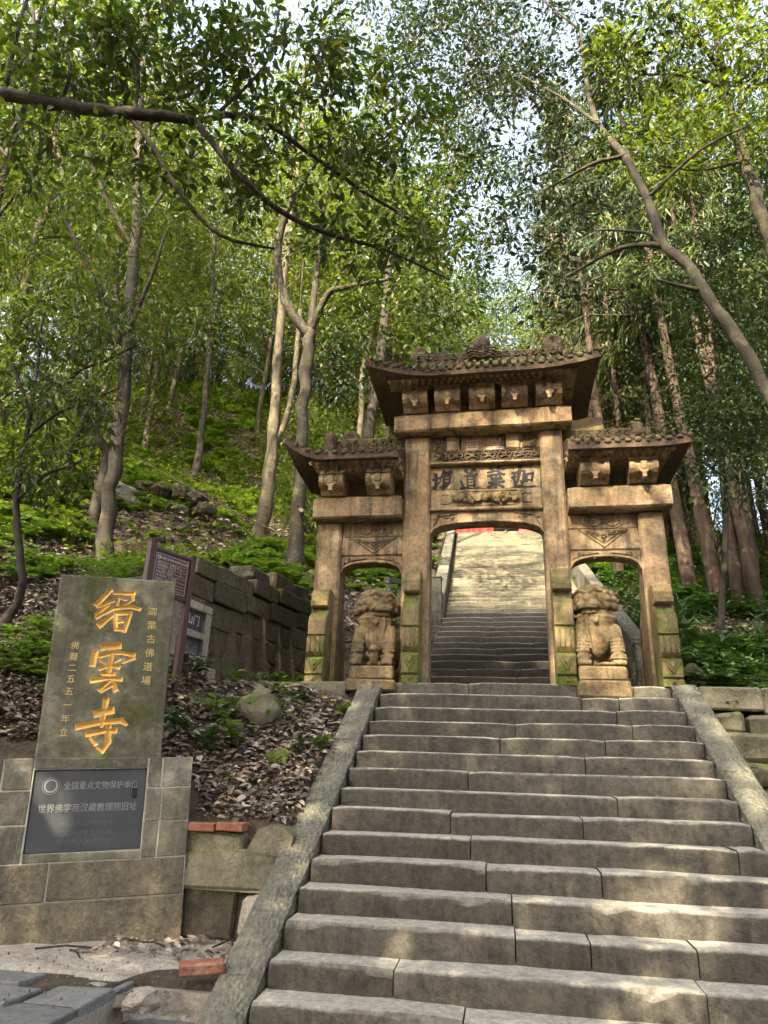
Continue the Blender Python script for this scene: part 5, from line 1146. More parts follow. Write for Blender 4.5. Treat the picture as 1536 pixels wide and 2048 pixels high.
# sapling at the left edge
tree('sapling', 'thin dark sapling with drooping leaves at the left edge', [trunk_from_ground([(5, 1275, 6.3, 20), (42, 1180, 6.3, 19), (40, 1100, 6.3, 17), (32, 1010, 6.3, 15), (50, 880, 6.3, 12), (72, 760, 6.3, 9), (85, 640, 6.3, 5)]),
      pixel_limb([(35, 1000, 6.3, 9), (90, 950, 6.1, 7), (150, 930, 6.0, 5)]), pixel_limb([(50, 880, 6.3, 9), (110, 830, 6.2, 7), (180, 800, 6.2, 5)]), pixel_limb([(60, 820, 6.3, 8), (20, 720, 6.2, 6)])],
     [blob(100, 940, 6.1, 90, 50, .35, 24), blob(150, 830, 6.2, 90, 70, .4, 22), blob(40, 760, 6.2, 90, 110, .4, 26), blob(120, 660, 6.4, 100, 60, .4, 20)], None, 'bark_dark', 'leaf_dark', per=15, rad=.17, size=.12, width=.13, droop=.7, seed=22, twig=(.012, .003))
# bent bough tree between the sapling and the tall trunk
tree('broadleaf_tree', 'crooked young tree with forked boughs left of the tall trunk', [trunk_from_ground([(215, 905, 9.6, 22), (180, 850, 9.4, 20), (150, 800, 9.2, 18), (120, 775, 9.0, 14), (80, 745, 8.8, 10), (40, 690, 8.6, 6)]),
      pixel_limb([(120, 785, 9.0, 11), (160, 740, 9.0, 9), (215, 720, 8.8, 7), (270, 690, 8.7, 4)]), pixel_limb([(140, 800, 9.1, 9), (200, 790, 8.9, 6), (240, 775, 8.8, 4)])],
     [blob(60, 650, 8.7, 120, 90, .8, 40), blob(230, 690, 8.8, 80, 50, .5, 18), blob(160, 590, 9, 120, 60, .8, 26)], None, 'bark_dark', 'leaf_mid', per=16, rad=.24, size=.13, width=.13, droop=.5, seed=23)
# forked grey tree behind the left wing of the gate
tree('broadleaf_tree', 'grey trunked tree forking widely above the left wing of the gate', [trunk_from_ground([(588, 1140, 11.5, 34), (598, 1000, 11.5, 30), (605, 850, 11.5, 27), (613, 720, 11.5, 28), (622, 660, 11.5, 24)]),
      pixel_limb([(620, 672, 11.5, 24), (588, 630, 11.4, 24), (562, 570, 11.3, 22), (556, 500, 11.2, 19), (570, 430, 11.0, 15), (620, 340, 10.8, 11), (690, 240, 10.5, 7)]), pixel_limb([(620, 690, 11.5, 22), (628, 600, 11.6, 16), (640, 480, 11.7, 12), (655, 380, 11.6, 9), (690, 290, 11.5, 6)]),
      pixel_limb([(622, 668, 11.5, 18), (655, 590, 11.3, 15), (700, 572, 11.0, 11), (770, 560, 10.8, 7), (850, 540, 10.6, 4)]), pixel_limb([(660, 585, 11.3, 9), (690, 540, 11.4, 7), (740, 480, 11.5, 5)])],
     [blob(620, 250, 10.8, 190, 130, 1.4, 75), blob(790, 520, 10.7, 130, 100, 1.1, 55), blob(560, 420, 11, 130, 90, 1.1, 36), blob(800, 330, 10.6, 150, 140, 1.2, 70), blob(850, 620, 10.4, 90, 60, .8, 22), blob(700, 640, 11.4, 60, 60, .7, 14), blob(900, 420, 10.4, 110, 110, 1.0, 40)], None, 'bark', 'leaf_mid', per=17, rad=.30, size=.13, width=.24, droop=.3, seed=24, dense=1.8)
# other trunks on the left bank
tree('broadleaf_tree', 'pale leaning trunk with a broken foot, left of the grey forked tree', [trunk_from_ground([(518, 1088, 13.5, 30), (530, 1000, 13.5, 34), (545, 900, 13.6, 27), (552, 780, 13.7, 23), (560, 640, 13.8, 20), (575, 480, 14, 17), (600, 300, 14.2, 12), (610, 120, 14.3, 7)]),
      pixel_limb([(545, 900, 13.6, 18), (575, 830, 13.9, 15), (590, 740, 14.2, 13), (600, 620, 14.5, 9)])], [blob(570, 330, 14, 150, 150, 1.5, 60), blob(600, 120, 14.2, 170, 120, 1.5, 50)], None, 'bark_pale', 'leaf_light', per=15, rad=.36, size=.16, width=.2, droop=.3, seed=25)
tree('broadleaf_tree', 'slender young tree in the middle of the fern bank', [trunk_from_ground([(388, 958, 16, 20), (402, 880, 16, 16), (412, 780, 16, 14), (418, 680, 16, 12), (425, 560, 16, 9), (430, 460, 16, 5)])], [blob(425, 520, 16, 110, 90, 1.3, 50), blob(440, 640, 16, 70, 50, .9, 16)], None, 'bark', 'leaf_light', per=16, rad=.32, size=.16, width=.2, droop=.25, seed=26)
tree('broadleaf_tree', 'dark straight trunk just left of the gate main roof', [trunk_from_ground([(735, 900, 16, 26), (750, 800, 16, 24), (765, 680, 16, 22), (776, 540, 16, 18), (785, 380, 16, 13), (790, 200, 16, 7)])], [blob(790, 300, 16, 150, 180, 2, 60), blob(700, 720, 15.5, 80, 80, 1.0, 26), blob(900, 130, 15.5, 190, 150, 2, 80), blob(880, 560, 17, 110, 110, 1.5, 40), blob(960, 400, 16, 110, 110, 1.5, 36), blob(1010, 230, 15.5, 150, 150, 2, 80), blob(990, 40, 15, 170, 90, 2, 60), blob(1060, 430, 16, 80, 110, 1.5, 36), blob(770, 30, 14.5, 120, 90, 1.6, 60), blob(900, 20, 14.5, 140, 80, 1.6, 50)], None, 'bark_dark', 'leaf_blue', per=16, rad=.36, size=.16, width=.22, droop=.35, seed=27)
# leaning trees on the right
R1 = pixel_limb([(1560, 830, 7.0, 31), (1480, 685, 7.1, 28), (1420, 600, 7.2, 26), (1375, 530, 7.3, 24), (1330, 492, 7.4, 22), (1295, 400, 7.5, 19), (1255, 320, 7.7, 17), (1205, 260, 8.0, 15), (1180, 200, 8.3, 11), (1160, 60, 8.6, 7)]); s0 = R1[0]
R1 = [np.array(q) for q in smooth_path([(s0[0]+1.5, 6.6, gz(s0[0]+1.5, 6.6)-.3, .17), (s0[0]+1.3, 6.7, 2.6, .14), (s0[0]+.7, 6.85, 3.7, .115), tuple(s0)])][:-1]+R1
tree('broadleaf_tree', 'slim pale tree leaning in from the right edge towards the gate roof', [R1, pixel_limb([(1325, 492, 7.4, 15), (1270, 490, 7.5, 12), (1210, 510, 7.6, 9), (1140, 550, 7.8, 5)]), pixel_limb([(1325, 495, 7.4, 11), (1290, 465, 7.4, 8), (1200, 460, 7.6, 5)]), pixel_limb([(1395, 580, 7.2, 12), (1350, 570, 7.1, 8), (1320, 560, 7.0, 4)]), pixel_limb([(1250, 310, 7.7, 11), (1180, 330, 7.8, 8), (1090, 380, 8.2, 5)]), pixel_limb([(1200, 250, 8, 9), (1130, 200, 8.4, 7), (1040, 150, 8.8, 4)]), pixel_limb([(1180, 200, 8.3, 9), (1240, 80, 8.2, 6)]), pixel_limb([(1290, 400, 7.5, 9), (1400, 300, 7.3, 7), (1500, 250, 7.2, 4)]), pixel_limb([(1160, 60, 8.6, 6), (1060, -20, 9, 4)])],
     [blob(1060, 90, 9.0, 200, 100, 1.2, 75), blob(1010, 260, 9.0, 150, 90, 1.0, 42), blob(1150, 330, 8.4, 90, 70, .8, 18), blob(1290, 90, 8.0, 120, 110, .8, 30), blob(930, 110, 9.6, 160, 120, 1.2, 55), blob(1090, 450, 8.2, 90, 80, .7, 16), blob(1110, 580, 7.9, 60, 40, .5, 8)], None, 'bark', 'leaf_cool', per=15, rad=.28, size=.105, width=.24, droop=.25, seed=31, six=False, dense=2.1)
R2 = pixel_limb([(1560, 560, 8.6, 32), (1525, 440, 8.6, 30), (1490, 320, 8.6, 27), (1465, 240, 8.6, 24), (1445, 150, 8.6, 19), (1430, 40, 8.6, 13), (1420, -60, 8.6, 8)]); s0 = R2[0]
R2 = [np.array(q) for q in smooth_path([(s0[0]+1.0, 8.3, gz(s0[0]+1.0, 8.3)-.3, .17), (s0[0]+.75, 8.4, 4.2, .14), tuple(s0)])][:-1]+R2
tree('broadleaf_tree', 'leaning tree with bright green leaves at the upper right corner', [R2, pixel_limb([(1445, 150, 8.6, 12), (1380, 60, 8.2, 9), (1300, 20, 8.0, 5)]), pixel_limb([(1450, 180, 8.6, 10), (1370, 150, 8.2, 8), (1280, 150, 8, 5)]), pixel_limb([(1465, 240, 8.6, 11), (1520, 150, 8.3, 8)]), pixel_limb([(1490, 320, 8.6, 9), (1400, 340, 8.2, 6), (1320, 330, 8, 4)])],
     [blob(1370, 110, 8.1, 180, 120, .9, 85), blob(1500, 60, 8.3, 120, 120, .8, 45), blob(1330, 290, 8.1, 130, 70, .7, 36), blob(1480, 250, 8.3, 90, 80, .7, 26)], None, 'bark', 'leaf_light', per=17, rad=.24, size=.115, width=.2, droop=.3, seed=32, dense=2.0)
# feathery understorey on the right
for k, (lst, bl, lab) in enumerate([([(1440, 1290, 11, 16), (1450, 1050, 11, 14), (1440, 850, 11, 12), (1430, 650, 11, 9), (1420, 500, 11, 5)], [blob(1440, 700, 10.6, 110, 170, 1.0, 80), blob(1380, 880, 10.2, 120, 60, .9, 36), blob(1350, 540, 11, 110, 90, 1, 40), blob(1490, 860, 10.2, 60, 100, .8, 26)], 'dark feathery tree with layered sprays right of the gate'),
      ([(1560, 1250, 10, 18), (1560, 1000, 10, 15), (1550, 800, 10, 12), (1540, 600, 10, 8)], [blob(1500, 560, 9.6, 90, 150, .8, 50), blob(1510, 780, 9.6, 80, 120, .8, 44), blob(1480, 960, 9.4, 90, 50, .7, 22), blob(1500, 400, 9.8, 80, 80, .8, 26)], 'dark fine leaved tree at the right edge'),
      ([(1300, 1080, 15, 14), (1300, 900, 15, 13), (1290, 700, 15, 11), (1280, 520, 15, 7), (1270, 420, 15, 4)], [blob(1310, 640, 14.5, 60, 130, 1.0, 36), blob(1350, 770, 14, 80, 70, 1, 30)], 'slender dark tree behind the right wing roof')]):
    tree('broadleaf_tree', lab, [trunk_from_ground(lst)], bl, None, 'bark_dark', 'leaf_blue', per=22, rad=.3, size=.10, width=.2, droop=.25, seed=41+k, flat=.3)

# tall straight conifers on the right slope
def conifer(px, py, Y, wpx, hgt, seed, label, lean=(0, 0), z0=.45, dens=1.0, build=None, mat='leaf_tan'):
    r = np.random.default_rng(seed); p = at(px, py, Y); g = gz(p.x, p.y); R0 = wpx*.44*(p-CAMP).dot(_f)/1420
    root = empty('conifer', (p.x, p.y, g-.2)); tag(root, label, 'tree', 'straight conifers on the right slope')
    if build is not None:
        for ch in build.children:
            c = ch.copy(); COL.objects.link(c); c.parent = root
        s = R0/build['r0']; root.scale = (s if s < 1.4 else 1.4, s if s < 1.4 else 1.4, hgt/build['h']); root.rotation_euler = (lean[1], lean[0], seed); return root
    root['r0'] = R0; root['h'] = hgt; root.rotation_euler = (lean[1], lean[0], 0)
    m = MB(); m.tube([(r.normal(0, .015), r.normal(0, .015), hgt*t) for t in np.linspace(0, 1, 14)], [R0*1.25]+[R0*(1-.85*t) for t in np.linspace(0.04, 1, 13)], 10)
    m.build('trunk', M['bark_red'], root, True)
    P, D, L = [], [], []; br = MB()
    z = hgt*z0
    while z < hgt:
        t = (z/hgt-z0)/(1-z0); ln = (2.3*(1-t)+.4)*r.uniform(.6, 1.1); a = r.uniform(0, 6.28); tip = np.array([math.cos(a)*ln, math.sin(a)*ln, z-ln*.35*r.uniform(.6, 1.3)]); base = np.array([0, 0, z]); mid = (base+tip)/2+np.array([0, 0, .12*ln])
        br.tube([base, mid, tip], [.03, .02, .006], 4, cap=False)
        for u in np.linspace(.2, 1, int(11*dens)):
            q = (1-u)**2*base+2*u*(1-u)*mid+u*u*tip
            for _ in range(int(10)):
                d = r.normal(0, .5, 3)+(tip-base)/ln*.5; d[2] -= .9; P.append(q+r.normal(0, .09, 3)); D.append(d); L.append(r.uniform(.14, .34))
        z += r.uniform(.14, .3)/dens
    # bare stubs on the lower trunk
    for _ in range(26):
        zz = r.uniform(.12, z0)*hgt; a = r.uniform(0, 6.28); l = r.uniform(.15, .7); br.tube([(0, 0, zz), (math.cos(a)*l, math.sin(a)*l, zz+r.uniform(-.1, .15))], [.014, .004], 4, cap=False)
    br.build('branches', M['bark_red'], root, True, kind='stuff'); P, D, L = np.array(P), np.array(D), np.array(L)
    V, F = leaf_arrays(P, D, r.normal(0, 1, P.shape), L, L*.10); np_mesh('crown', V, F, M[mat], root); return root
c0 = conifer(1385, 1192, 14.5, 34, 15, 51, 'thick reddish conifer trunk nearest the right outer gate column', (-.05, 0), mat='leaf_mid')
c1 = conifer(1440, 1205, 13.5, 33, 16, 52, 'reddish conifer trunk with a sunlit patch, left of a close pair', (-.06, 0), mat='leaf_blue')
for k, (px, py, Y, w_, h, lab) in enumerate([(1476, 1210, 13.2, 28, 15, 'grey brown conifer trunk, left one of the close pair'), (1500, 1205, 13.8, 20, 15, 'thin pale conifer trunk squeezed between two thicker ones'), (1520, 1215, 13.0, 30, 16, 'straight conifer trunk nearest the right edge'),
        (1243, 1180, 15, 26, 15, 'greenish conifer trunk seen through the right arch'), (1274, 1178, 16.5, 16, 15, 'thin reddish conifer trunk seen through the right arch'), (1410, 1110, 20, 18, 15, 'far thin conifer trunk behind the thick reddish one'), (1340, 1120, 21, 16, 15, 'far conifer trunk just behind the right wing of the gate')]):
    conifer(px, py, Y, w_, h, 60+k, lab, (-.04-.01*(k % 3), 0), build=(c0, c1)[k % 2])
# the tall browning conifer right of the main roof
conifer(1200, 1000, 19, 24, 17, 71, 'tall drooping conifer with browning sprays right of the main roof', (-.02, 0), z0=.2, dens=1.5)
conifer(1265, 1000, 24, 26, 18, 72, 'red trunked conifer behind the right wing roof', (-.02, 0), build=c0)
def in_view(P, pad=60):
    v = P-np.array(CAMP); z = v@np.array(_f); x = 768+FPX*(v@np.array(_R))/z; y = 1024-FPX*(v@np.array(_U))/z
    return (z > 0)&(x > -pad)&(x < 1536+pad)&(y > -pad)&(y < 2048+pad)
# ------------------------------------------------------------------ forest behind: a few built trees, then copies
def proto_broad(seed, h, mat, bark, n, spread, size, crown0=.35, per=20, width=.2):
    r = np.random.default_rng(seed); root = bpy.data.objects.new('forest_tree', None); COL.objects.link(root)
    m = MB(); px = [np.array([r.normal(0, .12)*t*2, r.normal(0, .12)*t*2, h*t*.92, .11*(1-.85*t)]) for t in np.linspace(0, 1, 9)]; px[0][:2] = 0; px[0][2] = -.4
    P = smooth_path(px, 3); m.tube([q[:3] for q in P], [q[3] for q in P], 7); nodes = []
    tw = MB()
    for k in range(9):
        t = crown0-.08+(.92-crown0)*k/9; i = int(t*(len(P)-1)); b = P[i][:3]; a = r.uniform(0, 6.28); l = spread*r.uniform(.5, .9)*(1.1-t*.6)
        L = smooth_path([b, b+np.array([math.cos(a)*l*.5, math.sin(a)*l*.5, l*.45]), b+np.array([math.cos(a)*l, math.sin(a)*l, l*.75])], 3); tw.tube(L, list(np.linspace(.04, .012, len(L))), 5, cap=False); nodes += L
    nodes += [q[:3] for q in P[len(P)//2:]]
    C = []
    for k in range(n):
        t = crown0+(1-crown0)*r.random(); w_ = spread*(1-.75*abs((t-crown0)/(1-crown0)-.35)**1.3); a = r.uniform(0, 6.28); q = w_*r.random()**.55; C.append((math.cos(a)*q, math.sin(a)*q, h*t))
    C = np.array(C); D = skeleton_twigs(tw, nodes, C, r, .02, .005, sides=3)
    m.build('trunk', M[bark], root, True); tw.build('branches', M[bark], root, True, kind='stuff')
    V, F = cluster_leaves(C, D, per+4, .36, size, width, .3, r); np_mesh('crown', V, F, M[mat], root); return root
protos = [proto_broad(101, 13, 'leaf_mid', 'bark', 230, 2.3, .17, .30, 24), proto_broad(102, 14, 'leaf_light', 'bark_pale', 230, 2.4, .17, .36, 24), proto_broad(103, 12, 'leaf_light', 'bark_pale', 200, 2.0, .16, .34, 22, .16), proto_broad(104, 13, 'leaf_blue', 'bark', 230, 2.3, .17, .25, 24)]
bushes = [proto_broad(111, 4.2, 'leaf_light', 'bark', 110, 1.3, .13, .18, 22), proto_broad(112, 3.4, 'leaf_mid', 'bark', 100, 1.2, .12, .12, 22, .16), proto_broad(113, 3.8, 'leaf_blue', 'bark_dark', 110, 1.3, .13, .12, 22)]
used = set()
def plant(proto, x, y, s, rz, label, group, name='forest_tree', cat='tree', sz=None, lean=0.0):
    root = proto if id(proto) not in used else copy_tree(proto); used.add(id(proto)); root.name = name
    root.location = (x, y, gz(x, y)-.1); root.rotation_euler = (lean, lean*.5, rz); root.scale = (s, s, s*(sz or 1)); tag(root, label, cat, group); return root
r = np.random.default_rng(5); cnt = 0
ONES = ['', 'first', 'second', 'third', 'fourth', 'fifth', 'sixth', 'seventh', 'eighth', 'ninth', 'tenth', 'eleventh', 'twelfth', 'thirteenth', 'fourteenth', 'fifteenth', 'sixteenth', 'seventeenth', 'eighteenth', 'nineteenth']
def ordinal(k):
    if k < 20: return ONES[k]
    t, u = divmod(k, 10); return ['', '', 'twentieth', 'thirtieth', 'fortieth'][t] if u == 0 else ['', '', 'twenty', 'thirty', 'forty'][t]+'-'+ONES[u]
def forest(n, xr, yr, kinds, label, group, dmin=2.0, s=(.85, 1.25), avoid=None, name='forest_tree', sz=None):
    pts = []; made = []
    tries = 0
    while len(pts) < n and tries < 3000:
        tries += 1; x, y = r.uniform(*xr), r.uniform(*yr)
        if -2.9 < x < 2.6 and y < 30: continue
        if avoid and avoid(x, y): continue
        if any((x-a)**2+(y-b)**2 < dmin**2 for a, b in pts): continue
        if not in_view(np.array([[x, y, gz(x, y)+h] for h in (0, 3, 6, 9, 12, 15)]), 250).any(): continue
        pts.append((x, y)); k = kinds[int(r.integers(len(kinds)))]
        made.append(plant((protos+bushes)[k], x, y, r.uniform(*s), r.uniform(0, 6.28), label, group, name, 'tree' if k < 4 else 'shrub', sz, r.normal(0, .04)))
    def col(o):                                            # picture column of the foot of the trunk
        v = o.location-CAMP; return v.dot(_R)/v.dot(_f)
    made.sort(key=col)
    for k, o in enumerate(made):
        o['label'] = label+', '+('leftmost one' if k == 0 else 'rightmost one' if k == len(made)-1 else ordinal(k+1)+' from the left')
gap = lambda x, y: (abs(math.degrees(math.atan2(x, y))+24.0) < 1.2 and 17 < y < 27)          # the opening where sky shows over the bank
forest(44, (-24, -4.2), (17, 34), [0, 1, 2, 1], 'tall leafy tree in the wood on the left bank', 'forest trees on the left bank', 2.0, (.8, 1.15), gap)
forest(14, (-24, -9), (9, 17), [1, 2, 0], 'sunlit leafy tree in the wood at the far left', 'forest trees at the far left', 2.0, (.8, 1.2))
forest(20, (-9, 9), (33, 46), [0, 1, 2, 3], 'tree in the wood behind the top of the stairs', 'forest trees behind the stairs', 2.4, (1.2, 1.7))
forest(6, (2.9, 8), (24, 33), [0, 1, 3], 'tall tree beside the upper terrace, right of the stairs', 'trees right of the upper terrace', 1.9, (1.1, 1.5))
forest(6, (-8, -3.1), (22, 33), [0, 1, 3], 'tall tree beside the upper terrace, left of the stairs', 'trees left of the upper terrace', 1.8, (1.0, 1.4))
forest(3, (3.4, 6), (17, 26), [0, 3], 'tall tree rising just right of the upper stairs', 'tall trees right of the upper stairs', 2.0, (1.0, 1.25))
forest(12, (5.0, 12), (11, 19), [3, 0, 3], 'tree in the dark wood just right of the conifers', 'forest trees beside the conifers', 1.9, (.85, 1.15))
forest(22, (5.5, 22), (19, 38), [3, 0, 3, 2], 'tree in the shaded wood on the right slope', 'forest trees on the right slope', 2.2, (.85, 1.25))
forest(8, (-4.6, -2.9), (13, 28), [4, 5, 5], 'leafy shrub beside the left kerb of the upper stairs', 'shrubs along the upper stairs', 1.6, (.6, .9), None, 'shrub')
forest(26, (-16, -4.6), (14, 29), [4, 5, 4], 'leafy young shrub on the fern bank', 'shrubs on the left bank', 1.4, (.45, .9), lambda x, y: (abs(math.degrees(math.atan2(x, y))+25) < 7 and y < 21), 'shrub')
forest(16, (-17, -5), (23, 30), [4, 5, 6], 'rounded shrub along the crest of the left bank', 'shrubs along the crest', 1.3, (.9, 1.5), None, 'shrub')
forest(7, (-12, -6.5), (8.5, 13), [4, 5], 'leafy shrub at the left end of the bank', 'shrubs at the left end of the bank', 1.4, (.55, .9), lambda x, y: abs(math.degrees(math.atan2(x, y))+28) < 6, 'shrub')
forest(12, (4.6, 12), (12, 24), [6, 5, 6], 'dark leafy shrub under the conifers', 'shrubs under the conifers', 1.8, (.55, .9), None, 'shrub')
# trees standing behind the photographer, whose crowns dapple the light
for k, (x, y, s, kd) in enumerate([(-6.5, -3.5, 1.15, 0), (-2.0, -6.8, 1.25, 3), (3.4, -4.6, 1.15, 0), (6.5, -6.0, 1.2, 3), (-9.5, -8, 1.3, 1), (.6, -10.5, 1.4, 0), (-5.2, -11.5, 1.4, 3), (5.0, -12, 1.4, 0), (-4.6, -2.6, .95, 3), (10, -3, 1.2, 0), (-1, -15.5, 1.5, 3), (4.2, -8.2, 1.3, 3), (-7.4, -6.2, 1.2, 3), (-2.8, -4.4, .8, 3)]):
    o = plant(protos[kd], x, y, s, k*1.3, 'tall leafy tree standing behind the photographer', 'trees behind the photographer'); o.scale = (s*1.45, s*1.45, s*1.38)

# ------------------------------------------------------------------ ground cover
def on_ground(X, Y): return np.stack([X, Y, ground(X, Y)], 1)
def off_path(X, Y):
    st = (X > -1.55)&(X < 1.95)&(Y < 8.9); up_ = (X > -1.5-.0433*(Y-12))&(X < 1.85)&(Y > 8)
    gate_ = (X > -2.45)&(X < 2.0)&(Y > 7.4)&(Y < 8.9); sped = (X-PED_P.x)*math.cos(PED_A)+(Y-PED_P.y)*math.sin(PED_A); apron = ((ped_side(X, Y) < .5)&(sped < .03))|((sped >= .03)&(Y < 5.40))
    wl = np.abs(X-(-3.2+(Y-6.78)*.219)+.2) < .24; wl &= (Y > 6.5)&(Y < 9.7)
    return ~(st|up_|gate_|(apron&(X < 0))|wl)
def litter(name, n, xr, yr, size, seed, fn=None, six=False):
    r = np.random.default_rng(seed); X = r.uniform(*xr, n); Y = r.uniform(*yr, n); k = off_path(X, Y)
    if fn is not None: k &= fn(X, Y)
    P = on_ground(X[k], Y[k]); P = P[in_view(P)]; n = len(P); P[:, 2] += r.random(n)*.035+.008
    a = r.uniform(0, 6.28, n); D = np.stack([np.cos(a), np.sin(a), r.normal(0, .3, n)], 1); Nn = r.normal(0, .3, (n, 3)); Nn[:, 2] += 1; Nn[:, 1] -= .45
    L = size*(.3+1.2*r.random(n)**1.6); V, F = leaf_arrays(P, D, Nn, L, L*(.16+.2*r.random(n)), .45, six); return tag(np_mesh(name, V, F, M['litter']), 'brown and grey fallen leaves covering the slope', 'leaf litter', kind='stuff')
litter('leaf_litter', 70000, (-6.5, -1.4), (4.3, 9.4), .068, 201, None, True)
o = litter('leaf_litter', 32000, (-13, -1.8), (8.5, 20), .11, 202); o['label'] = 'dry fallen leaves on the upper left bank'
o = litter('leaf_litter', 22000, (1.9, 9), (5.0, 17), .10, 203); o['label'] = 'dry fallen leaves on the right slope'
o = litter('leaf_litter', 9000, (1.9, 3.8), (4.8, 8.6), .07, 204, None, True); o['label'] = 'brown fallen leaves beside the right kerb'
def ferns(name, label, pts, size, mat, seed, fronds=7, lflt=9, up=.75):
    r = np.random.default_rng(seed); n = len(pts); sc_ = size*(.6+.8*r.random(n))
    Pi = np.repeat(pts, fronds, 0); S = np.repeat(sc_, fronds); a = r.uniform(0, 6.28, len(Pi)); el = r.uniform(.35, 1.0, len(Pi))*up
    Dh = np.stack([np.cos(a), np.sin(a), np.zeros(len(Pi))], 1)
    PP, DD, LL, NN = [], [], [], []
    for k in range(lflt):
        t = (k+1)/lflt
        c = Pi+Dh*(S*t)[:, None]+np.stack([np.zeros(len(Pi))]*2+[S*el*(t-.75*t*t)*1.7], 1); side = np.stack([-Dh[:, 1], Dh[:, 0], np.zeros(len(Pi))], 1)
        for s in (-1, 1):
            PP.append(c); DD.append(side*s+Dh*.55+r.normal(0, .12, c.shape)); LL.append(S*.42*(1.05-t*.75)); NN.append(np.stack([r.normal(0, .3, len(Pi)), r.normal(0, .3, len(Pi)), np.ones(len(Pi))], 1))
    V, F = leaf_arrays(np.concatenate(PP), np.concatenate(DD), np.concatenate(NN), np.concatenate(LL), np.concatenate(LL)*.26, .1)
    return tag(np_mesh(name, V, F, M[mat]), label, 'ferns', kind='stuff')
def bare(X, Y): return ~((X > -6.2)&(Y > 9.5)&(Y < 15.5)&(np.sin(X*5.3+Y*3.1)*np.cos(Y*4.7-X*2.2) > -.45))
def scatter(n, xr, yr, seed, thresh=-.1, freq=.55, fn=None):
    r = np.random.default_rng(seed); X = r.uniform(*xr, n); Y = r.uniform(*yr, n); k = off_path(X, Y); d = np.array([n3(x*freq, y*freq, seed) for x, y in zip(X, Y)]); k &= d > thresh
    if fn is not None: k &= fn(X, Y)
    P = on_ground(X[k], Y[k]); return P[in_view(P)]
ferns('fern_cover', 'bright green ferns covering the left bank', scatter(4200, (-16, -2.6), (8.4, 30), 301, -.05, .8, bare), .34, 'fern', 302)
ferns('fern_cover', 'low green herbs at the left edge of the slope', scatter(520, (-7, -3.2), (5.6, 9), 303, .0, 1.1), .26, 'fern', 304, 7, 7)
ferns('fern_cover', 'feathery dark green ferns on the right slope', scatter(1700, (2.0, 10), (7.9, 20), 305, -.15), .42, 'fern_dark', 306)
ferns('fern_cover', 'sunny ferns beside the upper stairs', scatter(420, (-4.5, -1.5), (9.6, 24), 307, -.2), .36, 'fern', 308)
ferns('fern_cover', 'sunny ferns far up the right slope', scatter(500, (1.9, 12), (15, 28), 309, -.1), .5, 'fern', 310)
def herbs(name, label, pts, mat, seed, size=.075, per=12, rad=.14):
    r = np.random.default_rng(seed); P = np.repeat(pts, per, 0)+r.normal(0, 1, (len(pts)*per, 3))*[rad, rad, 0]; P[:, 2] += r.random(len(P))*rad*1.6+.02
    D = r.normal(0, 1, P.shape); D[:, 2] = D[:, 2]*.35+.1; NN = r.normal(0, .4, P.shape); NN[:, 2] += 1; L = size*(.5+r.random(len(P))); V, F = leaf_arrays(P, D, NN, L, L*.3, .25); tag(np_mesh(name, V, F, M[mat]), label, 'herbs', kind='stuff')
herbs('herb_cover', 'broad leaved herbs among the ferns on the left bank', scatter(5200, (-16, -2.6), (8.4, 30), 330, -.1, 1.3, bare), 'leaf_light', 331, .10, 13, .2)
herbs('herb_cover', 'broad leaved herbs under the conifers', scatter(2600, (2.0, 10), (7.9, 20), 332, -.1, 1.3), 'fern_dark', 333, .10, 13, .18)
herbs('herb_cover', 'small green herbs in the near leaf litter', scatter(420, (-6.5, -1.6), (5.5, 9.3), 334, .12, 1.6), 'fern', 335, .06, 9, .09)
# strap-leaved plants on the right
P = scatter(260, (2.1, 7.5), (9.2, 13), 320, .0, .8); r = np.random.default_rng(321); n = len(P); k = 9; Pi = np.repeat(P, k, 0)+r.normal(0, .05, (n*k, 3))*[1, 1, 0]; D = r.normal(0, .8, (n*k, 3)); D[:, 2] = .8; L = .34*(.5+.8*r.random(n*k)); NN = r.normal(0, 1, (n*k, 3))
V, F = leaf_arrays(Pi, D, NN, L, L*.06, .2, True); tag(np_mesh('strap_leaf_plants', V, F, M['fern_dark']), 'dark strap leaved plants along the foot of the conifers', 'plants', kind='stuff')
# weeds one can pick out on the slope
def weed(px, py, Y, s, seed, label):
    r = np.random.default_rng(seed); p = at(px, py, Y); z = gz(p.x, p.y); root = empty('weed', (p.x, p.y, z)); tag(root, label, 'weed', 'green weeds in the leaf litter')
    m = MB(); PP, DD = [], []
    for k in range(5):
        a = r.uniform(0, 6.28); h = s*r.uniform(.6, 1.1); tip = np.array([math.cos(a)*h*.5, math.sin(a)*h*.5, h]); m.tube([(0, 0, -.02), tuple(tip*.5+np.array([0, 0, .1*h])), tuple(tip)], .003, 3, cap=False)
        for q in range(9):
            t = .35+.65*q/8; b = r.uniform(0, 6.28); PP.append(tip*t); DD.append((math.cos(b), math.sin(b), r.uniform(-.2, .5)))
    m.build('stem', M['fern_dark'], root, kind='stuff'); PP, DD = np.array(PP), np.array(DD, float); NN = r.normal(0, .3, PP.shape); NN[:, 2] += 1; L = s*.42*(.6+.6*r.random(len(PP)))
    V, F = leaf_arrays(PP, DD, NN, L, L*.24, .2, True); np_mesh('foliage', V, F, M['fern' if seed % 2 else 'fern_dark'], root)
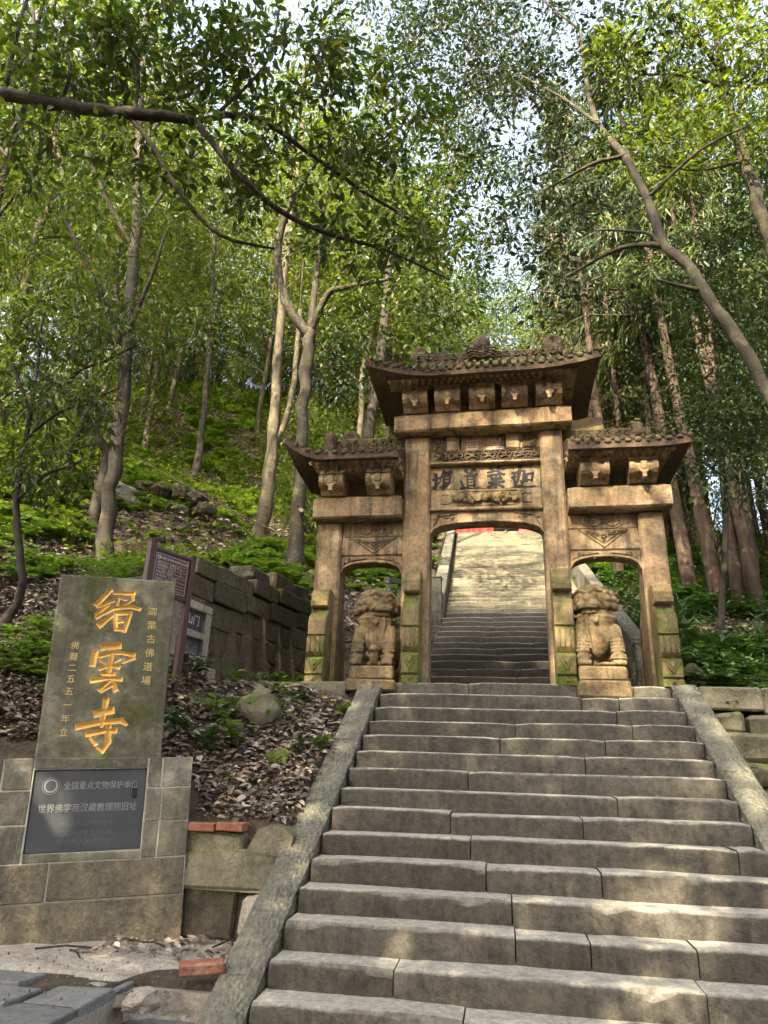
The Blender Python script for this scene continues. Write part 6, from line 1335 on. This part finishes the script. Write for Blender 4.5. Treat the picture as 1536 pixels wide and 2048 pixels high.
for k, (px, py, Y, s, lab) in enumerate([(400, 1530, 5.9, .24, 'leafy green weed beside the top right corner of the pedestal'), (465, 1515, 6.1, .26, 'bushy green weed left of the round mossy boulder'), (350, 1500, 5.9, .24, 'green weed against the right foot of the stele'), (440, 1440, 6.3, .26, 'tall weed above the dark mossy rock'), (395, 1365, 6.6, .24, 'dark weed below the wall plaque'), (470, 1345, 6.9, .22, 'low weed at the foot of the retaining wall'),
        (610, 1425, 7.15, .16, 'small fern on the stone courses, nearest the boulder'), (680, 1420, 7.1, .18, 'small fern on the stone courses beside the kerb'), (590, 1545, 6.2, .14, 'tiny weed at the right foot of the mossy boulder'), (640, 1510, 6.3, .18, 'weed close to the left kerb'), (600, 1340, 7.6, .16, 'weed at the platform corner'), (70, 1310, 6.0, .16, 'green weed left of the stele'),
        (545, 1170, 10.2, .36, 'bright bushy weed on top of the retaining wall'), (600, 1165, 10.4, .32, 'bright weed at the foot of the grey forked tree')]):
    weed(px, py, Y, s, 400+k, lab)
# rocks laid as a rough bank wall and a fallen bamboo pole
bw = empty('rock_bank', (0, 0, 0)); tag(bw, 'pile of mossy rocks holding up the fern bank', 'rock pile')
for k, (px, py, sx, sz) in enumerate([(290, 975, 24, 18), (325, 985, 30, 22), (365, 985, 26, 20), (395, 1000, 26, 20), (300, 1010, 26, 20), (335, 1020, 34, 22), (365, 1025, 28, 16), (410, 1020, 20, 18)]):
    o = rock(px, py, 11.8, (sx*.0085, .2, sz*.0085), 'x', 'wall', None, 20+k, 'rock', None)
    for key in ('label', 'category'): del o[key]
    o.parent = bw
a, b = at(255, 905, 11.6), at(575, 1075, 11.2); m = MB(); m.tube([a, (a+b)/2+Vector((0, 0, -.06)), b], [.014, .013, .010], 7); tag(m.build('bamboo_pole', M['bark_pale']), 'long fallen bamboo pole slanting down the left bank', 'pole')
m = MB(); m.lathe([(.055, -.02), (.055, .02)], 14); o = m.build('sawn_stub', M['cut'], None); p = at(601, 1023, 11.42); o.location = p; o.rotation_euler = (1.3, 0, .5); o.scale = (.8, .8, 2.5); tag(o, 'pale sawn branch stub on the grey forked trunk', 'branch stub')
# bare sandy bank face behind the tall trunk
p = at(270, 1010, 11.2)
rock(250, 1015, 11.4, (.95, .35, .38), 'bare tan earth bank behind the tall trunk', 'concrete', None, 33, 'earth_bank', None)
# grit and twigs by the pedestal
r = np.random.default_rng(77)
for k, (pa, pb) in enumerate([((70, 1897), (195, 1896)), ((285, 1885), (330, 1893)), ((140, 1900), (160, 1915)), ((425, 1895), (480, 1880)), ((455, 1878), (470, 1895))]):
    A_, B_ = [CAMP+pray(*q)*((.53-1.5)/pray(*q).z) for q in (pa, pb)]; m = MB(); m.tube([A_, (A_+B_)/2+Vector((0, 0, .015)), B_], .006, 5); tag(m.build('fallen_twig', M['bark_dark']), ['long dark twig along the foot of the pedestal', 'short thick twig near the pedestal corner', 'thin twig in front of the long twig', 'twig beside the worn brick', 'tiny twig crossing another by the kerb'][k], 'twig', 'twigs on the apron')

# grit and crumbs on the broken apron
r = np.random.default_rng(78); n = 700; X = r.uniform(-4, -1.6, n); Y = r.uniform(3.6, 5.25, n); k = ped_side(X, Y) < -.02; X, Y = X[k], Y[k]; n = len(X); S = .002+.009*r.random(n)**4
base = np.array([(1, 0, 0), (-1, 0, 0), (0, 1, 0), (0, -1, 0), (0, 0, 1), (0, 0, -1)]); tri_ = np.array([(0, 2, 4), (2, 1, 4), (1, 3, 4), (3, 0, 4), (2, 0, 5), (1, 2, 5), (3, 1, 5), (0, 3, 5)])
V = (np.stack([X, Y, np.full(n, .512)], 1)[:, None]+base[None]*S[:, None, None]*r.uniform(.6, 1.3, (n, 6, 1))).reshape(-1, 3); F = (tri_[None]+(np.arange(n)*6)[:, None, None]).reshape(-1, 3)
tag(np_mesh('grit', V, F, M['rock']), 'grit and crumbs scattered over the broken apron', 'grit', kind='stuff')
r = np.random.default_rng(79); n = 160; X = r.uniform(-2.6, -1.6, n); Y = r.uniform(4.6, 5.26, n); a = r.uniform(0, 6.28, n); P = np.stack([X, Y, .515+.02*r.random(n)], 1); P = P[ped_side(X, Y) < -.01]; n = len(P); a = a[:n]
V, F = leaf_arrays(P, np.stack([np.cos(a), np.sin(a), r.normal(0, .2, n)], 1), np.array([[0, -.3, 1.]])+r.normal(0, .3, (n, 3)), .03+.06*r.random(n), .008+.016*r.random(n), .4, True); tag(np_mesh('blown_leaves', V, F, M['litter']), 'few dry leaves blown against the low wall', 'leaf litter', kind='stuff')
